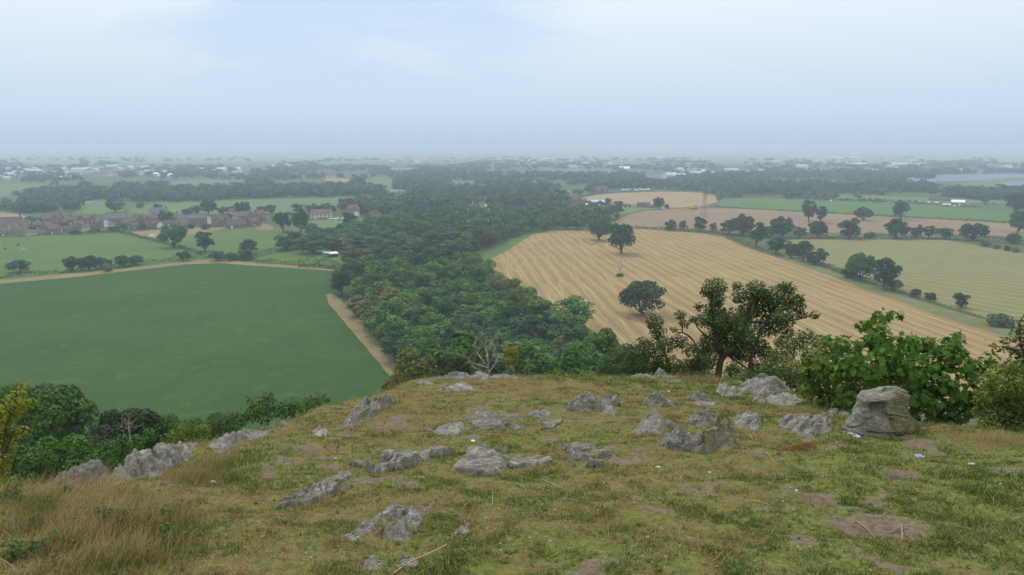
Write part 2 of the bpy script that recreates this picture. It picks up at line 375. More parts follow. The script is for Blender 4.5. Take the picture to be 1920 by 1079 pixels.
field('grass_margin', [(1342, 440), (1392, 452), (1440, 466), (1480, 482), (1560, 510), (1640, 538), (1720, 564), (1810, 590), (1900, 616), (2040, 660), (2010, 676), (1895, 636), (1800, 605), (1720, 579), (1640, 550), (1560, 520), (1445, 479), (1392, 460)], mat_field('margin_green', (.13, .155, .055), (.17, .17, .075), (.22, .20, .10), grain=.5), 'rough grassy verge between the two harvested fields')
field('stubble_field', [(1462, 452), (1490, 449), (1620, 450), (1765, 449), (1792, 454), (1860, 466), (1935, 479), (2300, 540), (2300, 720), (2040, 652), (1900, 612), (1800, 584), (1720, 558), (1640, 532), (1565, 504), (1500, 478)], STUBBLE2, 'harvested field greening over in pale stripes')
field('stubble_field', [(1150, 420), (1170, 404), (1220, 394), (1300, 391), (1400, 392), (1440, 394), (1620, 405), (1800, 414), (1960, 424), (2300, 446), (2300, 480), (1920, 444), (1700, 440), (1500, 436), (1340, 432), (1230, 428), (1160, 426)], PLOUGH, 'dull brown harvested field behind the hedgerow oaks')
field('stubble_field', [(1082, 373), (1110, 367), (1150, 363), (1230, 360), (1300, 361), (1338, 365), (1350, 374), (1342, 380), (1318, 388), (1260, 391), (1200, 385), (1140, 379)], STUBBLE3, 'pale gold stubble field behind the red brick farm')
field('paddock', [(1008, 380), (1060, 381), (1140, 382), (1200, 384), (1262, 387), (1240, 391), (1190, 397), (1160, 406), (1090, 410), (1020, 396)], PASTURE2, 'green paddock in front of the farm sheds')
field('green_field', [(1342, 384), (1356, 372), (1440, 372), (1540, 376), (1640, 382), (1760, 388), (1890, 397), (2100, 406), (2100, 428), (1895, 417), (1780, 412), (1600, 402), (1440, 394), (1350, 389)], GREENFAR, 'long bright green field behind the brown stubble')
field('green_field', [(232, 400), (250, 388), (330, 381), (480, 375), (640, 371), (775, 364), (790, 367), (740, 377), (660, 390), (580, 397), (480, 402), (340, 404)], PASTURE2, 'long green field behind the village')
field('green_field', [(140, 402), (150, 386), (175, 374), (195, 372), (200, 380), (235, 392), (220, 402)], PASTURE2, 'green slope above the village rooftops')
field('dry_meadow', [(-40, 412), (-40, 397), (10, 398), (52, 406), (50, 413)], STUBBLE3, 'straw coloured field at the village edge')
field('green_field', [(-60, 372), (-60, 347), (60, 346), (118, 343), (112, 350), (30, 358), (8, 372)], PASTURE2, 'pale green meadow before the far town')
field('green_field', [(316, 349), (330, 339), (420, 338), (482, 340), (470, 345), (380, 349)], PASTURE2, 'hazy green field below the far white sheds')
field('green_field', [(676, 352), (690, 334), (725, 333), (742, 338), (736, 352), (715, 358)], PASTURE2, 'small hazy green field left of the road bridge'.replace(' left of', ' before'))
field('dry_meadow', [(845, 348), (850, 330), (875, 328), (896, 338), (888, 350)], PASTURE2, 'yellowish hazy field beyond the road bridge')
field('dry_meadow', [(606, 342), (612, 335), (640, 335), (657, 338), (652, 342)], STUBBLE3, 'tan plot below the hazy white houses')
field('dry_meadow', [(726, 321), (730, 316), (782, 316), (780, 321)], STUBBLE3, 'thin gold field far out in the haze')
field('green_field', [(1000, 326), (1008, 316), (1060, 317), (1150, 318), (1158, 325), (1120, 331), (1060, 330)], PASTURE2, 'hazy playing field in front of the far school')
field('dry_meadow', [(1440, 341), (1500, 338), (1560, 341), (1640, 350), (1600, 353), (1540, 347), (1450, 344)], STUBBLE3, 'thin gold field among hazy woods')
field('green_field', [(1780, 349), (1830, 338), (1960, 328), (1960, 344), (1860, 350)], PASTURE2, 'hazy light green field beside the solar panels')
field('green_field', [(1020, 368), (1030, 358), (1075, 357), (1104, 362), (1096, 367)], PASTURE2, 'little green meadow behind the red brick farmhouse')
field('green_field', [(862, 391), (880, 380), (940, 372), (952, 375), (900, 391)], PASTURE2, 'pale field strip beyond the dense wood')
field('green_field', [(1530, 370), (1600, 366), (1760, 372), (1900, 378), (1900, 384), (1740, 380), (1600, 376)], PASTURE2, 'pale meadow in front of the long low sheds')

# straw rows left by the harvester: low ridges traced on the field
def straw_rows():
    rows = [[(1052, 435), (1062, 452), (1060, 460), (1077, 480), (1095, 502), (1110, 512), (1104, 516)], [(1022, 470), (1030, 490), (1045, 513), (1053, 543), (1056, 556)], [(990, 484), (974, 502), (971, 513), (980, 524), (996, 533), (999, 542)],
            [(1110, 462), (1120, 470), (1117, 476), (1135, 486), (1150, 498), (1172, 520), (1195, 545)], [(1180, 480), (1200, 496), (1240, 522), (1290, 556), (1340, 590)], [(1195, 458), (1230, 478), (1290, 512), (1340, 540), (1420, 590), (1470, 620)],
            [(1228, 443), (1255, 455), (1268, 463)], [(1205, 441), (1250, 463), (1320, 500), (1420, 548), (1530, 602)], [(1272, 445), (1330, 470), (1420, 510), (1540, 562), (1640, 606)], [(1300, 444), (1380, 474), (1500, 522), (1620, 570), (1740, 618)], [(1330, 445), (1420, 479), (1560, 532), (1700, 585), (1850, 640)],
            [(1080, 437), (1090, 460), (1110, 490), (1120, 500)], [(1000, 448), (975, 470), (940, 488), (920, 498)], [(1030, 434), (1000, 456), (972, 482), (950, 505)], [(1142, 450), (1135, 462), (1160, 480), (1215, 530), (1260, 566)], [(1128, 505), (1150, 540), (1175, 580), (1200, 620)], [(1075, 500), (1085, 530), (1110, 570), (1140, 605)], [(1013, 500), (1025, 530), (1045, 560)],
            [(1420, 560), (1500, 596), (1580, 634)], [(1480, 530), (1600, 580), (1720, 630)], [(1230, 560), (1290, 600), (1330, 640)], [(1180, 546), (1230, 590), (1270, 640)], [(1560, 540), (1680, 588), (1800, 632)], [(1240, 452), (1310, 486), (1400, 530), (1490, 572)], [(1268, 520), (1330, 556), (1400, 600)], [(960, 474), (950, 488), (958, 505), (985, 520)]]
    mb = MB()
    for k, rw in enumerate(rows):
        p = np.array([G(*a)[:2] for a in rw])
        for _ in range(2):
            q = np.stack([.75 * p[:-1] + .25 * p[1:], .25 * p[:-1] + .75 * p[1:]], 1).reshape(-1, 2); p = np.concatenate([p[:1], q, p[-1:]])
        seg = np.linalg.norm(np.diff(p, axis=0), axis=1); L = np.concatenate([[0], np.cumsum(seg)]); s = np.arange(0, L[-1], 1.5)
        p = np.stack([np.interp(s, L, p[:, 0]), np.interp(s, L, p[:, 1])], -1)
        if len(p) < 3: continue
        t = np.gradient(p, axis=0); t /= np.linalg.norm(t, axis=1)[:, None]; n = np.stack([-t[:, 1], t[:, 0]], -1)
        p = p + n * (vnoise(np.c_[s * .09, np.full(len(s), k * 9.)], 4) * .45)[:, None]
        w = .85 + .3 * vnoise(np.c_[s * .5, np.full(len(s), k * 5.)], 6); z = .18 + .12 * vnoise(np.c_[s * .7, np.full(len(s), k * 3.)], 7)
        prof = [(-1, .02), (-.5, .8), (.1, 1), (.6, .7), (1, .02)]
        V = np.stack([np.c_[p + n * (w * a)[:, None], .10 + z * b] for a, b in prof], 1).reshape(-1, 3); m = len(prof)
        i, j = np.meshgrid(np.arange(len(p) - 1), np.arange(m - 1), indexing='ij')
        F = np.stack([i * m + j, (i + 1) * m + j, (i + 1) * m + j + 1, i * m + j + 1], -1).reshape(-1, 4)
        mb.add(V, F)
    st = mb.build('straw', mat_field('straw_windrow', (.315, .235, .108), (.36, .272, .13), None, grain=2.5))
    tag(st, 'pale straw lying in rows on the golden stubble', 'straw', kind='stuff')
straw_rows()
# ================================================================ trees
def leaf_quads(C, N, size, rg, aspect=.62):
    """one small folded leaf-clump face per centre"""
    n = len(C); N = N / (np.linalg.norm(N, axis=1)[:, None] + 1e-9)
    a = rg.normal(size=(n, 3)); U = np.cross(N, a); U /= np.linalg.norm(U, axis=1)[:, None] + 1e-9; W = np.cross(N, U)
    s = np.asarray(size)[:, None] if np.ndim(size) else size
    j = rg.uniform(.7, 1.3, (n, 4))
    V = np.stack([C - U * s * .6 * j[:, :1], C + W * s * aspect * .6 * j[:, 1:2] + N * s * .12, C + U * s * .6 * j[:, 2:3], C - W * s * aspect * .6 * j[:, 3:] + N * s * .12], 1)
    return V.reshape(-1, 3), np.arange(n * 4).reshape(-1, 4)
def crown_lobes(rg, W, H, z0, nl, flat=.75, spread=.62, rl=(.22, .36), top=.0):
    """lobe centres and radii filling an uneven crown W wide between z0 and H"""
    L = []; a = W / 2; hz = (H - z0) / 2; cz = (H + z0) / 2
    L.append((np.array([0, 0, cz]), a * .5))
    for k in range(nl):
        th = rg.uniform(0, 2 * math.pi); u = rg.uniform(-.75, .92)
        ring = math.sqrt(max(.05, 1 - abs(u) ** 2.2)) * rg.uniform(.6, 1.0)
        r = a * rg.uniform(*rl)
        c = np.array([math.cos(th) * (a - r * .75) * ring, math.sin(th) * (a - r * .75) * ring, cz + u * (hz - r * .5)])
        L.append((c, r))
    return L
def crown_mesh(name, seed, W, H, z0, nl, nleaf, size, flat=.78, rl=(.22, .36), gaps=.1, inner=.2, core=True):
    rg = np.random.default_rng(seed); L = crown_lobes(rg, W, H, z0, nl, rl=rl)
    if not core: L = L[1:]
    wts = np.array([r ** 2 for c, r in L]); cnt = (wts / wts.sum() * nleaf * 1.35).astype(int) + 3
    mb = MB(); cen = np.array([c for c, r in L]); rad = np.array([r for c, r in L])
    for k, (c, r) in enumerate(L):
        n = cnt[k]; d = rg.normal(size=(n, 3)); d /= np.linalg.norm(d, axis=1)[:, None]
        d[:, 2] = np.where(rg.random(n) < .6, np.abs(d[:, 2]), d[:, 2])
        sh = np.where(rg.random(n) < inner, rg.uniform(.45, .85, n), rg.uniform(.86, 1.08, n))
        p = c + d * (r * sh)[:, None] * np.array([1, 1, flat])
        dd = np.linalg.norm((p[:, None] - cen[None]) / np.array([1, 1, flat]), axis=2) / rad[None]
        dd[:, k] = 9; keep = (dd.min(1) > .72) & (vnoise(p / (W * .11) + seed, seed) > -1 + gaps * 2 * .9)
        p, d = p[keep], d[keep]; n = len(p)
        if n == 0: continue
        N = d * 1.0 + rg.normal(size=(n, 3)) * .42 + np.array([0, 0, .45])
        V, F = leaf_quads(p, N, size * rg.uniform(.6, 1.3, n), rg)
        lv = rg.uniform(.2, .75); mb.add(V, F, np.repeat(np.clip(lv + rg.normal(size=n) * .2, 0, 1), 4))
    me = mb.mesh(name); me.materials.append(M_LEAF)
    return me, L
def trunk_mesh(name, seed, H, z0, L, r0, mat=None, limbs=6):
    rg = np.random.default_rng(seed + 77); mb = MB()
    top = z0 + (H - z0) * .55; pts = np.array([[0, 0, -.6], [0, 0, 0], [rg.normal() * r0 * .4, rg.normal() * r0 * .4, z0 * .6], [rg.normal() * r0, rg.normal() * r0, z0 * 1.1], [rg.normal() * r0 * 1.5, rg.normal() * r0 * 1.5, top]])
    tube(mb, pts, [r0 * 1.5, r0 * 1.25, r0, r0 * .85, r0 * .35], 9)
    for c, r in L[1:1 + limbs]:
        b = pts[3] * rg.uniform(.75, 1.0); m = (b + c) / 2 + np.array([0, 0, -.08 * H * rg.random()])
        tube(mb, [b, m, c], [r0 * .5, r0 * .34, r0 * .12], 6)
    me = mb.mesh(name, True); me.materials.append(mat or M_BARK)
    return me
KINDS = {}
def make_kind(key, specs):
    KINDS[key] = []
    for i, s in enumerate(specs):
        me, L = crown_mesh('crown', *s[0]); tk = trunk_mesh('trunk', s[0][0], s[0][2], max(s[0][3], .5), L, s[1])
        KINDS[key].append((me, tk, s[0][1], s[0][2]))
# (seed, width, height, clear stem, lobes, leaves, clump size), trunk radius
make_kind('oak', [((100 + i, 20, 14, 1.5 + .5 * (i % 2), 32, 2800, 1.15, .72, (.17, .30), .16), .75) for i in range(6)])
make_kind('fieldoak', [((150 + i, 22, 14, 1.6, 52, 3600, 1.05, .70, (.16, .26), .14), .75) for i in range(3)])
make_kind('wood', [((200 + i, 10, 13, 1.5, 20, 1500, .80, .85, (.24, .40), .05), .3) for i in range(8)])
make_kind('round', [((300 + i, 11, 11, .8, 22, 1700, .85, .85, (.24, .38), .06), .35) for i in range(5)])
make_kind('bush', [((400 + i, 5, 3.6, -.2, 12, 700, .5, .85, (.26, .42), .05), .12) for i in range(4)])
make_kind('tall', [((500 + i, 8, 16, 2.0, 22, 1400, .85, .9, (.24, .38), .1), .35) for i in range(3)])
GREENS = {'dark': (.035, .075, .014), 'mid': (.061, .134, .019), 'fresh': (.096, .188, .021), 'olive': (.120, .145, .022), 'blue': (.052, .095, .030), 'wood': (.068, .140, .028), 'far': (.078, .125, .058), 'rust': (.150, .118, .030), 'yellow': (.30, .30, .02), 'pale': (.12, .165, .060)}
def green(key, rg, j=.14):
    c = np.array(GREENS[key]) * (1 + rg.normal() * j); c = c * (1 + rg.normal(size=3) * .06)
    return tuple(np.clip(c, .01, 1)) + (1.0,)
TRG = np.random.default_rng(31)
N_TREE = [0]
def tree(kind, base, W, H, colour, name, label, cat='tree', group=None, rz=None, idx=None):
    crown, trunk, kw, kh = KINDS[kind][TRG.integers(len(KINDS[kind])) if idx is None else idx % len(KINDS[kind])]
    o = empty(name, base, TRG.uniform(0, 6.28) if rz is None else rz)
    hc = min(H, W * (1.5 if kind == 'tall' else 1.15)); k = H - hc
    tag(o, label, cat, group); c = link('crown', crown, o, (0, 0, k)); c.color = green(colour, TRG); c.scale = (W / kw, W / kw, hc / kh)
    t = link('trunk', trunk, o); t.scale = (W / kw, W / kw, H * .9 / kh)
    N_TREE[0] += 1
    return o
def tree_px(kind, px, ybase, ytop, wpx, colour, name, label, **kw):
    """a tree standing on the plain, sized from its outline in the photograph"""
    t = Dp(px, ybase); b = G(px, ybase); q = P(px, ytop, t)
    return tree(kind, b - np.array([0, 0, .1]), wpx / FPX * t, q[2], colour, name, label, **kw)
def tree_hill(kind, px, ytop, t, wpx, colour, name, label, **kw):
    """a tree rooted on the hillside whose top shows at (px, ytop), t metres out"""
    q = P(px, ytop, t); z = float(T(q[0], q[1]))
    return tree(kind, (q[0], q[1], z - .15), wpx / FPX * t, max(2.0, q[2] - z), colour, name, label, **kw)
def inpoly(p, poly):
    x, y = p[:, 0], p[:, 1]; c = np.zeros(len(p), bool); n = len(poly)
    for i in range(n):
        a, b = poly[i], poly[(i + 1) % n]
        if a[1] == b[1]: continue
        k = ((a[1] > y) != (b[1] > y)) & (x < (b[0] - a[0]) * (y - a[1]) / (b[1] - a[1]) + a[0]); c ^= k
    return c

# ---- lone field oaks and hedgerow trees, each traced from the photograph
tree_px('fieldoak', 1205, 592, 526, 94, 'dark', 'oak_tree', 'broad dark oak standing alone nearest in the golden stubble field', rz=.4, idx=0)
tree_px('fieldoak', 1165, 476, 417, 58, 'dark', 'oak_tree', 'tall oak in the stubble, in front of another oak', rz=1.2, idx=1)
tree_px('fieldoak', 1124, 451, 408, 52, 'blue', 'oak_tree', 'oak in the stubble half hidden behind a taller oak, beside a pole', rz=2.0, idx=2)
HT = [('oak', 325, 464, 421, 58, 'mid', 'spreading round oak at the corner of two pastures'), ('tall', 385, 472, 432, 36, 'dark', 'upright dark tree with a bare lower trunk at the pasture hedge'),
      ('oak', 532, 437, 397, 32, 'dark', 'dark tree, the narrower of a pair below the village'), ('oak', 564, 435, 392, 36, 'dark', 'dark tree, the wider of a pair below the village'),
      ('round', 345, 490, 469, 27, 'dark', 'small round tree alone on the hedge above the crop field'), ('round', 36, 511, 488, 42, 'blue', 'bluish rounded tree at the pasture corner hedge'),
      ('round', 136, 509, 480, 36, 'dark', 'dark hedgerow tree, first of a clump above the crop field'), ('round', 166, 507, 477, 40, 'dark', 'dark hedgerow tree, tallest in the clump above the crop field'), ('round', 196, 504, 480, 36, 'dark', 'dark hedgerow tree closing the clump above the crop field'), ('round', 232, 501, 479, 34, 'dark', 'dark round tree beside a pale bush above the crop field'), ('round', 256, 497, 479, 30, 'dark', 'dark tree ending the hedge clump nearest the lone small tree'),
      ('bush', 202, 509, 493, 22, 'pale', 'pale grey green bush in front of the hedge clump'), ('bush', 408, 489, 471, 32, 'dark', 'dark bush where the hedges meet by the upright tree'), ('bush', 436, 489, 473, 30, 'mid', 'rounded bush along the hedge at the field corner'), ('round', 467, 477, 449, 36, 'dark', 'dark tree over the hedge corner below the green pasture'), ('bush', 462, 488, 466, 34, 'blue', 'bluish bush at the foot of the hedge corner tree'),
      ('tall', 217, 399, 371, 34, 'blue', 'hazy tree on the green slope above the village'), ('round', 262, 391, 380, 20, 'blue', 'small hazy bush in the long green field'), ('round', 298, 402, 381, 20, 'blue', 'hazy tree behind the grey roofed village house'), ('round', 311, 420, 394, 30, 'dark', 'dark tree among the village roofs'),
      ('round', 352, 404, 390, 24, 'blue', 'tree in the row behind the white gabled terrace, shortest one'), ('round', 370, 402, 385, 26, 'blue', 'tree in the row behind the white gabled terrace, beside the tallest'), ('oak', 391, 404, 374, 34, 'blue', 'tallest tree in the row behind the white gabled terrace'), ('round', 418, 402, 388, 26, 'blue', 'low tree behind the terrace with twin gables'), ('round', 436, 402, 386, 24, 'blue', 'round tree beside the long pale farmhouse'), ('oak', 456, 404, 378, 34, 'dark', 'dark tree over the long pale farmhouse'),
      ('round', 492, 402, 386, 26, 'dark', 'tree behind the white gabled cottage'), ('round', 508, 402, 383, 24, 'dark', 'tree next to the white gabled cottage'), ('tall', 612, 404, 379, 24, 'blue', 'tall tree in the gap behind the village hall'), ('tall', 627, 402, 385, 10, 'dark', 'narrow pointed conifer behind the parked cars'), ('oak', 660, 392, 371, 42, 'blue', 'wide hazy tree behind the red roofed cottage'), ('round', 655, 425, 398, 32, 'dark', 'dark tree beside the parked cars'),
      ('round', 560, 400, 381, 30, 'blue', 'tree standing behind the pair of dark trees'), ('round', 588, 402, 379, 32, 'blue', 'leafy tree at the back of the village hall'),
      ('tall', 1516, 416, 372, 28, 'blue', 'tall oak of a pair in the brown stubble'), ('tall', 1538, 418, 386, 27, 'blue', 'shorter oak of a pair in the brown stubble'), ('oak', 1619, 414, 388, 36, 'blue', 'flat topped oak alone at the edge of the long green field'), ('tall', 1688, 411, 378, 34, 'blue', 'tall shaggy oak at the edge of the long green field'), ('oak', 1906, 437, 396, 40, 'blue', 'oak standing by itself in the brown stubble'), ('oak', 1905, 398, 361, 44, 'blue', 'large hazy tree at the end of the long green field'),
      ('round', 1255, 433, 412, 28, 'dark', 'tree on the low hedge behind the golden stubble, beside a smaller bush'), ('bush', 1281, 433, 414, 18, 'blue', 'small bush on the low hedge behind the golden stubble'), ('round', 1312, 434, 406, 29, 'dark', 'rounded tree near the foot of the pylon'), ('round', 1338, 434, 417, 18, 'rust', 'reddish bush between hedge tree and the hedge oaks'),
      ('oak', 1391, 442, 401, 52, 'dark', 'big hedge oak nearest the pylon'), ('round', 1365, 440, 413, 34, 'blue', 'smaller tree leaning on the big hedge oak'), ('tall', 1418, 462, 414, 36, 'dark', 'dark tree at the corner of the golden stubble'), ('oak', 1466, 446, 405, 46, 'dark', 'hedge oak between corner tree and gap'), ('round', 1440, 446, 422, 28, 'mid', 'mid green tree tucked behind the corner tree'), ('round', 1500, 446, 424, 30, 'mid', 'low hedge tree between two hedge oaks'), ('oak', 1534, 446, 414, 42, 'dark', 'spreading hedge oak in front of the pair in brown stubble'),
      ('round', 1594, 448, 408, 46, 'dark', 'rounded dark hedge oak below the flat topped oak'), ('round', 1630, 448, 434, 24, 'mid', 'small hedge tree beside the rounded dark oak'), ('oak', 1681, 448, 410, 50, 'dark', 'broad hedge oak below the shaggy oak'), ('round', 1717, 447, 419, 26, 'blue', 'open hedge tree beside the broad hedge oak'), ('tall', 1741, 447, 421, 22, 'blue', 'slim hedge tree, next after the open one'), ('round', 1770, 448, 426, 36, 'dark', 'low domed hedge tree'), ('oak', 1824, 451, 418, 56, 'dark', 'widest hedge oak near the end of the row'), ('round', 1900, 457, 438, 30, 'dark', 'dark bush where the hedge runs out'),
      ('bush', 1847, 463, 452, 22, 'blue', 'low bush in front of the widest hedge oak'), ('bush', 1868, 468, 459, 14, 'rust', 'brownish small bush at the pale field corner'), ('bush', 1888, 471, 461, 14, 'blue', 'little bush at the pale field corner'), ('bush', 1904, 474, 463, 16, 'rust', 'rusty bush last along the pale field corner'),
      ('tall', 1454, 476, 440, 36, 'dark', 'upright tree, first on the slanting hedge between harvested fields'), ('round', 1483, 484, 450, 34, 'dark', 'dark tree, second on the slanting hedge'), ('round', 1507, 490, 452, 38, 'dark', 'dark tree, tallest of the clump on the slanting hedge'), ('round', 1528, 497, 463, 44, 'dark', 'wide dark tree closing the clump on the slanting hedge'),
      ('oak', 1612, 526, 474, 60, 'mid', 'open crowned oak on the slanting hedge showing its trunk'), ('round', 1660, 543, 484, 56, 'dark', 'dense dark tree beside the open crowned oak'), ('bush', 1590, 521, 503, 32, 'dark', 'dark bush under the open crowned oak'), ('bush', 1676, 546, 524, 30, 'mid', 'bush at the foot of the dense dark tree'),
      ('bush', 1716, 557, 541, 22, 'dark', 'small bush on the verge, first of a joined pair'), ('bush', 1744, 563, 548, 26, 'dark', 'small bush on the verge, second of a joined pair'), ('round', 1801, 578, 547, 31, 'dark', 'neat round bush alone on the rough verge'), ('bush', 1876, 612, 589, 52, 'blue', 'low mounded thicket on the rough verge'),
      ('tall', 1140, 386, 371, 15, 'dark', 'small tree beside the farm sheds'), ('tall', 1160, 404, 376, 24, 'dark', 'tree in front of the farm yard'), ('oak', 1235, 393, 369, 23, 'dark', 'round tree by the ruined brick barn'), ('bush', 1251, 392, 383, 11, 'dark', 'little tree by the barn track'), ('oak', 1050, 382, 354, 40, 'blue', 'dark hazy tree beside the red brick farmhouse'), ('round', 1084, 366, 354, 26, 'blue', 'hazy tree behind the red brick farmhouse'),
      ('round', 742, 356, 343, 18, 'blue', 'round tree at the end of the road bridge'), ('oak', 670, 352, 333, 30, 'blue', 'hazy oak beside the far white houses')]
HT += [('round', 62, 436, 424, 18, 'dark', 'small garden tree behind the cream bungalow'), ('round', 122, 430, 417, 16, 'dark', 'dark garden tree beside the dark roofed bungalow'), ('bush', 142, 440, 431, 20, 'dark', 'garden bushes along the pasture hedge, by the small white house'), ('bush', 176, 437, 427, 22, 'dark', 'dark garden shrub below the double gabled house'), ('bush', 214, 435, 424, 26, 'dark', 'dark shrubs below the longest terrace'), ('round', 235, 431, 418, 18, 'mid', 'garden tree at the end of the longest terrace'), ('bush', 270, 431, 420, 22, 'dark', 'dark shrubs below the bright orange red house'), ('round', 358, 430, 419, 16, 'dark', 'tree before the red terrace, by the outbuilding'), ('bush', 386, 430, 420, 24, 'dark', 'dark shrubs between terrace and twin gables'), ('round', 430, 412, 400, 16, 'dark', 'tree between twin gables and cream farmhouse'), ('round', 485, 420, 406, 16, 'mid', 'tree beside the red roofed cottage wall'), ('round', 520, 418, 404, 22, 'dark', 'bushy tree next to the small white gable'), ('round', 194, 415, 404, 18, 'blue', 'hazy tree behind the brick back row'), ('round', 85, 420, 406, 24, 'blue', 'hazy trees behind the slate topped house'), ('round', 60, 424, 405, 28, 'blue', 'dark tree beside the tan house and straw coloured field')]
for (k, px, yb, yt, w, c, lab) in HT:
    nm = {'oak': 'oak_tree', 'round': 'tree', 'tall': 'tree', 'bush': 'bush'}[k]
    tree_px(k, px, yb, yt, w, c, nm, lab, cat='bush' if k == 'bush' else 'tree', group='bushes along the field hedges' if k == 'bush' else 'trees of the hedges and fields')

# ---- the wood on the spur: every tree its own, spaced over its footprint
W1 = [(642, 550), (640, 528), (690, 518), (780, 512), (850, 510), (882, 515), (922, 552), (967, 592), (1015, 616), (1075, 645), (1112, 690), (1140, 745), (830, 745), (795, 716), (742, 672), (697, 618), (657, 574)]
W3 = [(640, 492), (700, 470), (720, 456), (700, 440), (760, 420), (800, 402), (850, 395), (920, 392), (1000, 402), (1050, 404), (1140, 410), (1145, 416), (1090, 419), (1040, 418), (965, 430), (925, 448), (895, 466), (860, 478), (760, 486), (690, 490)]
W4 = [(520, 450), (560, 440), (640, 425), (700, 408), (760, 400), (790, 420), (750, 440), (720, 455), (640, 462), (545, 470)]
def scatter(poly, zc, d0, seed, jit=.85):
    rg = np.random.default_rng(seed); g = np.array([G(x, y, zc)[:2] for x, y in poly]); lo, hi = g.min(0), g.max(0)
    xs = np.arange(lo[0], hi[0], d0); ys = np.arange(lo[1], hi[1], d0 * .88); X, Y = np.meshgrid(xs, ys); X = X + (np.arange(len(ys)) % 2)[:, None] * d0 / 2
    p = np.stack([X.ravel(), Y.ravel()], -1) + rg.uniform(-.5, .5, (X.size, 2)) * d0 * jit
    return p[inpoly(p, g)], rg
WOOD = []
def plant_wood(poly, zc, d0, hr, wr, seed, cols, where):
    p, rg = scatter(poly, zc, d0, seed)
    for (x, y) in p:
        z = float(T(x, y)); n = vnoise(np.array([[x * .03, y * .03]]), 21)[0] + rg.normal() * .6
        c = cols[int(np.clip((n + 1.1) / 2.2 * len(cols), 0, len(cols) - 1))]
        WOOD.append((math.hypot(x, y), (x, y, z - .15), rg.uniform(*wr), rg.uniform(*hr), c, where))
plant_wood(W1, 0, 9.6, (9, 18.5), (11.5, 17.5), 3, ['blue', 'dark', 'mid', 'mid', 'fresh', 'dark', 'fresh', 'olive', 'fresh'], 'the wood between crop and stubble fields')
plant_wood(W3, 7, 13.5, (9, 17), (14, 20), 4, ['blue', 'dark', 'mid', 'blue', 'mid', 'dark', 'olive'], 'the long belt reaching to the golden stubble')
plant_wood(W4, 5, 17, (7, 14), (14, 22), 5, ['blue', 'mid', 'blue', 'olive'], 'the thickets below the village')
WOOD.sort(key=lambda w: w[0])
WORD = {'dark': 'dark crowned', 'mid': 'mid green', 'fresh': 'fresh green', 'olive': 'olive green', 'blue': 'bluish green', 'rust': 'browning', 'pale': 'pale green'}
for (r, b, w, hh, c, where) in WOOD[:285]:
    tree('tall' if TRG.random() < .12 else 'wood', b, w, hh, c, 'broadleaf_tree', WORD[c] + ' broadleaf tree packed in ' + where, group='%s trees of %s' % (WORD[c], where))
# ---- woods too far to count: one mass per wood, still crown by crown
def crown_block(n, seed):
    """leaf clumps of a unit crown (width 1, height 1)"""
    rg = np.random.default_rng(seed); L = crown_lobes(rg, 1, 1, .1, 9, rl=(.24, .38)); out = []
    for c, r in L:
        k = max(4, int(n * r * r / sum(q * q for _, q in L))); d = rg.normal(size=(k, 3)); d /= np.linalg.norm(d, axis=1)[:, None]; d[:, 2] = np.where(rg.random(k) < .75, np.abs(d[:, 2]), d[:, 2])
        out.append((c + d * r * rg.uniform(.8, 1.05, (k, 1)), d * .9 + rg.normal(size=(k, 3)) * .4 + np.array([0, 0, .4]), np.full(k, rg.uniform(.2, .75))))
    return [np.concatenate(a) for a in zip(*out)]
CB = {n: [crown_block(n, 900 + i) for i in range(7)] for n in (320, 130, 64)}
class Mass:
    def __init__(s, seed): s.mb = MB(); s.rg = np.random.default_rng(seed); s.k = 0
    def crown(s, x, y, z, W, H, n=130, shade=0.0):
        C, N, v = CB[n][s.rg.integers(7)]; a = s.rg.uniform(0, 6.28); co, si = math.cos(a), math.sin(a)
        def rot(q): return np.stack([q[:, 0] * co - q[:, 1] * si, q[:, 0] * si + q[:, 1] * co, q[:, 2]], -1)
        sz = {320: .15, 130: .22, 64: .31}[n] * (W + H) / 2 * s.rg.uniform(.7, 1.3, len(C))
        V, F = leaf_quads(rot(C) * np.array([W, W, H]) + np.array([x, y, z]), rot(N), sz, s.rg)
        s.mb.add(V, F, np.repeat(np.clip(v + shade + s.rg.normal(size=len(C)) * .12, 0, 1), 4)); s.k += 1
    def done(s, name, label, cat, colour):
        o = s.mb.build(name, M_LEAF); o.color = tuple(GREENS[colour]) + (1,)
        return tag(o, label, cat, kind='stuff')
if len(WOOD) > 285:
    M = Mass(71)
    for (r, b, w, hh, c, where) in WOOD[285:]: M.crown(*b, w, hh, 320, {'dark': -.14, 'blue': -.05, 'olive': .2}.get(c, 0))
    M.done('wood', 'belt of many mixed trees running back from the spur wood', 'wood', 'wood')
print('wood trees', len(WOOD))
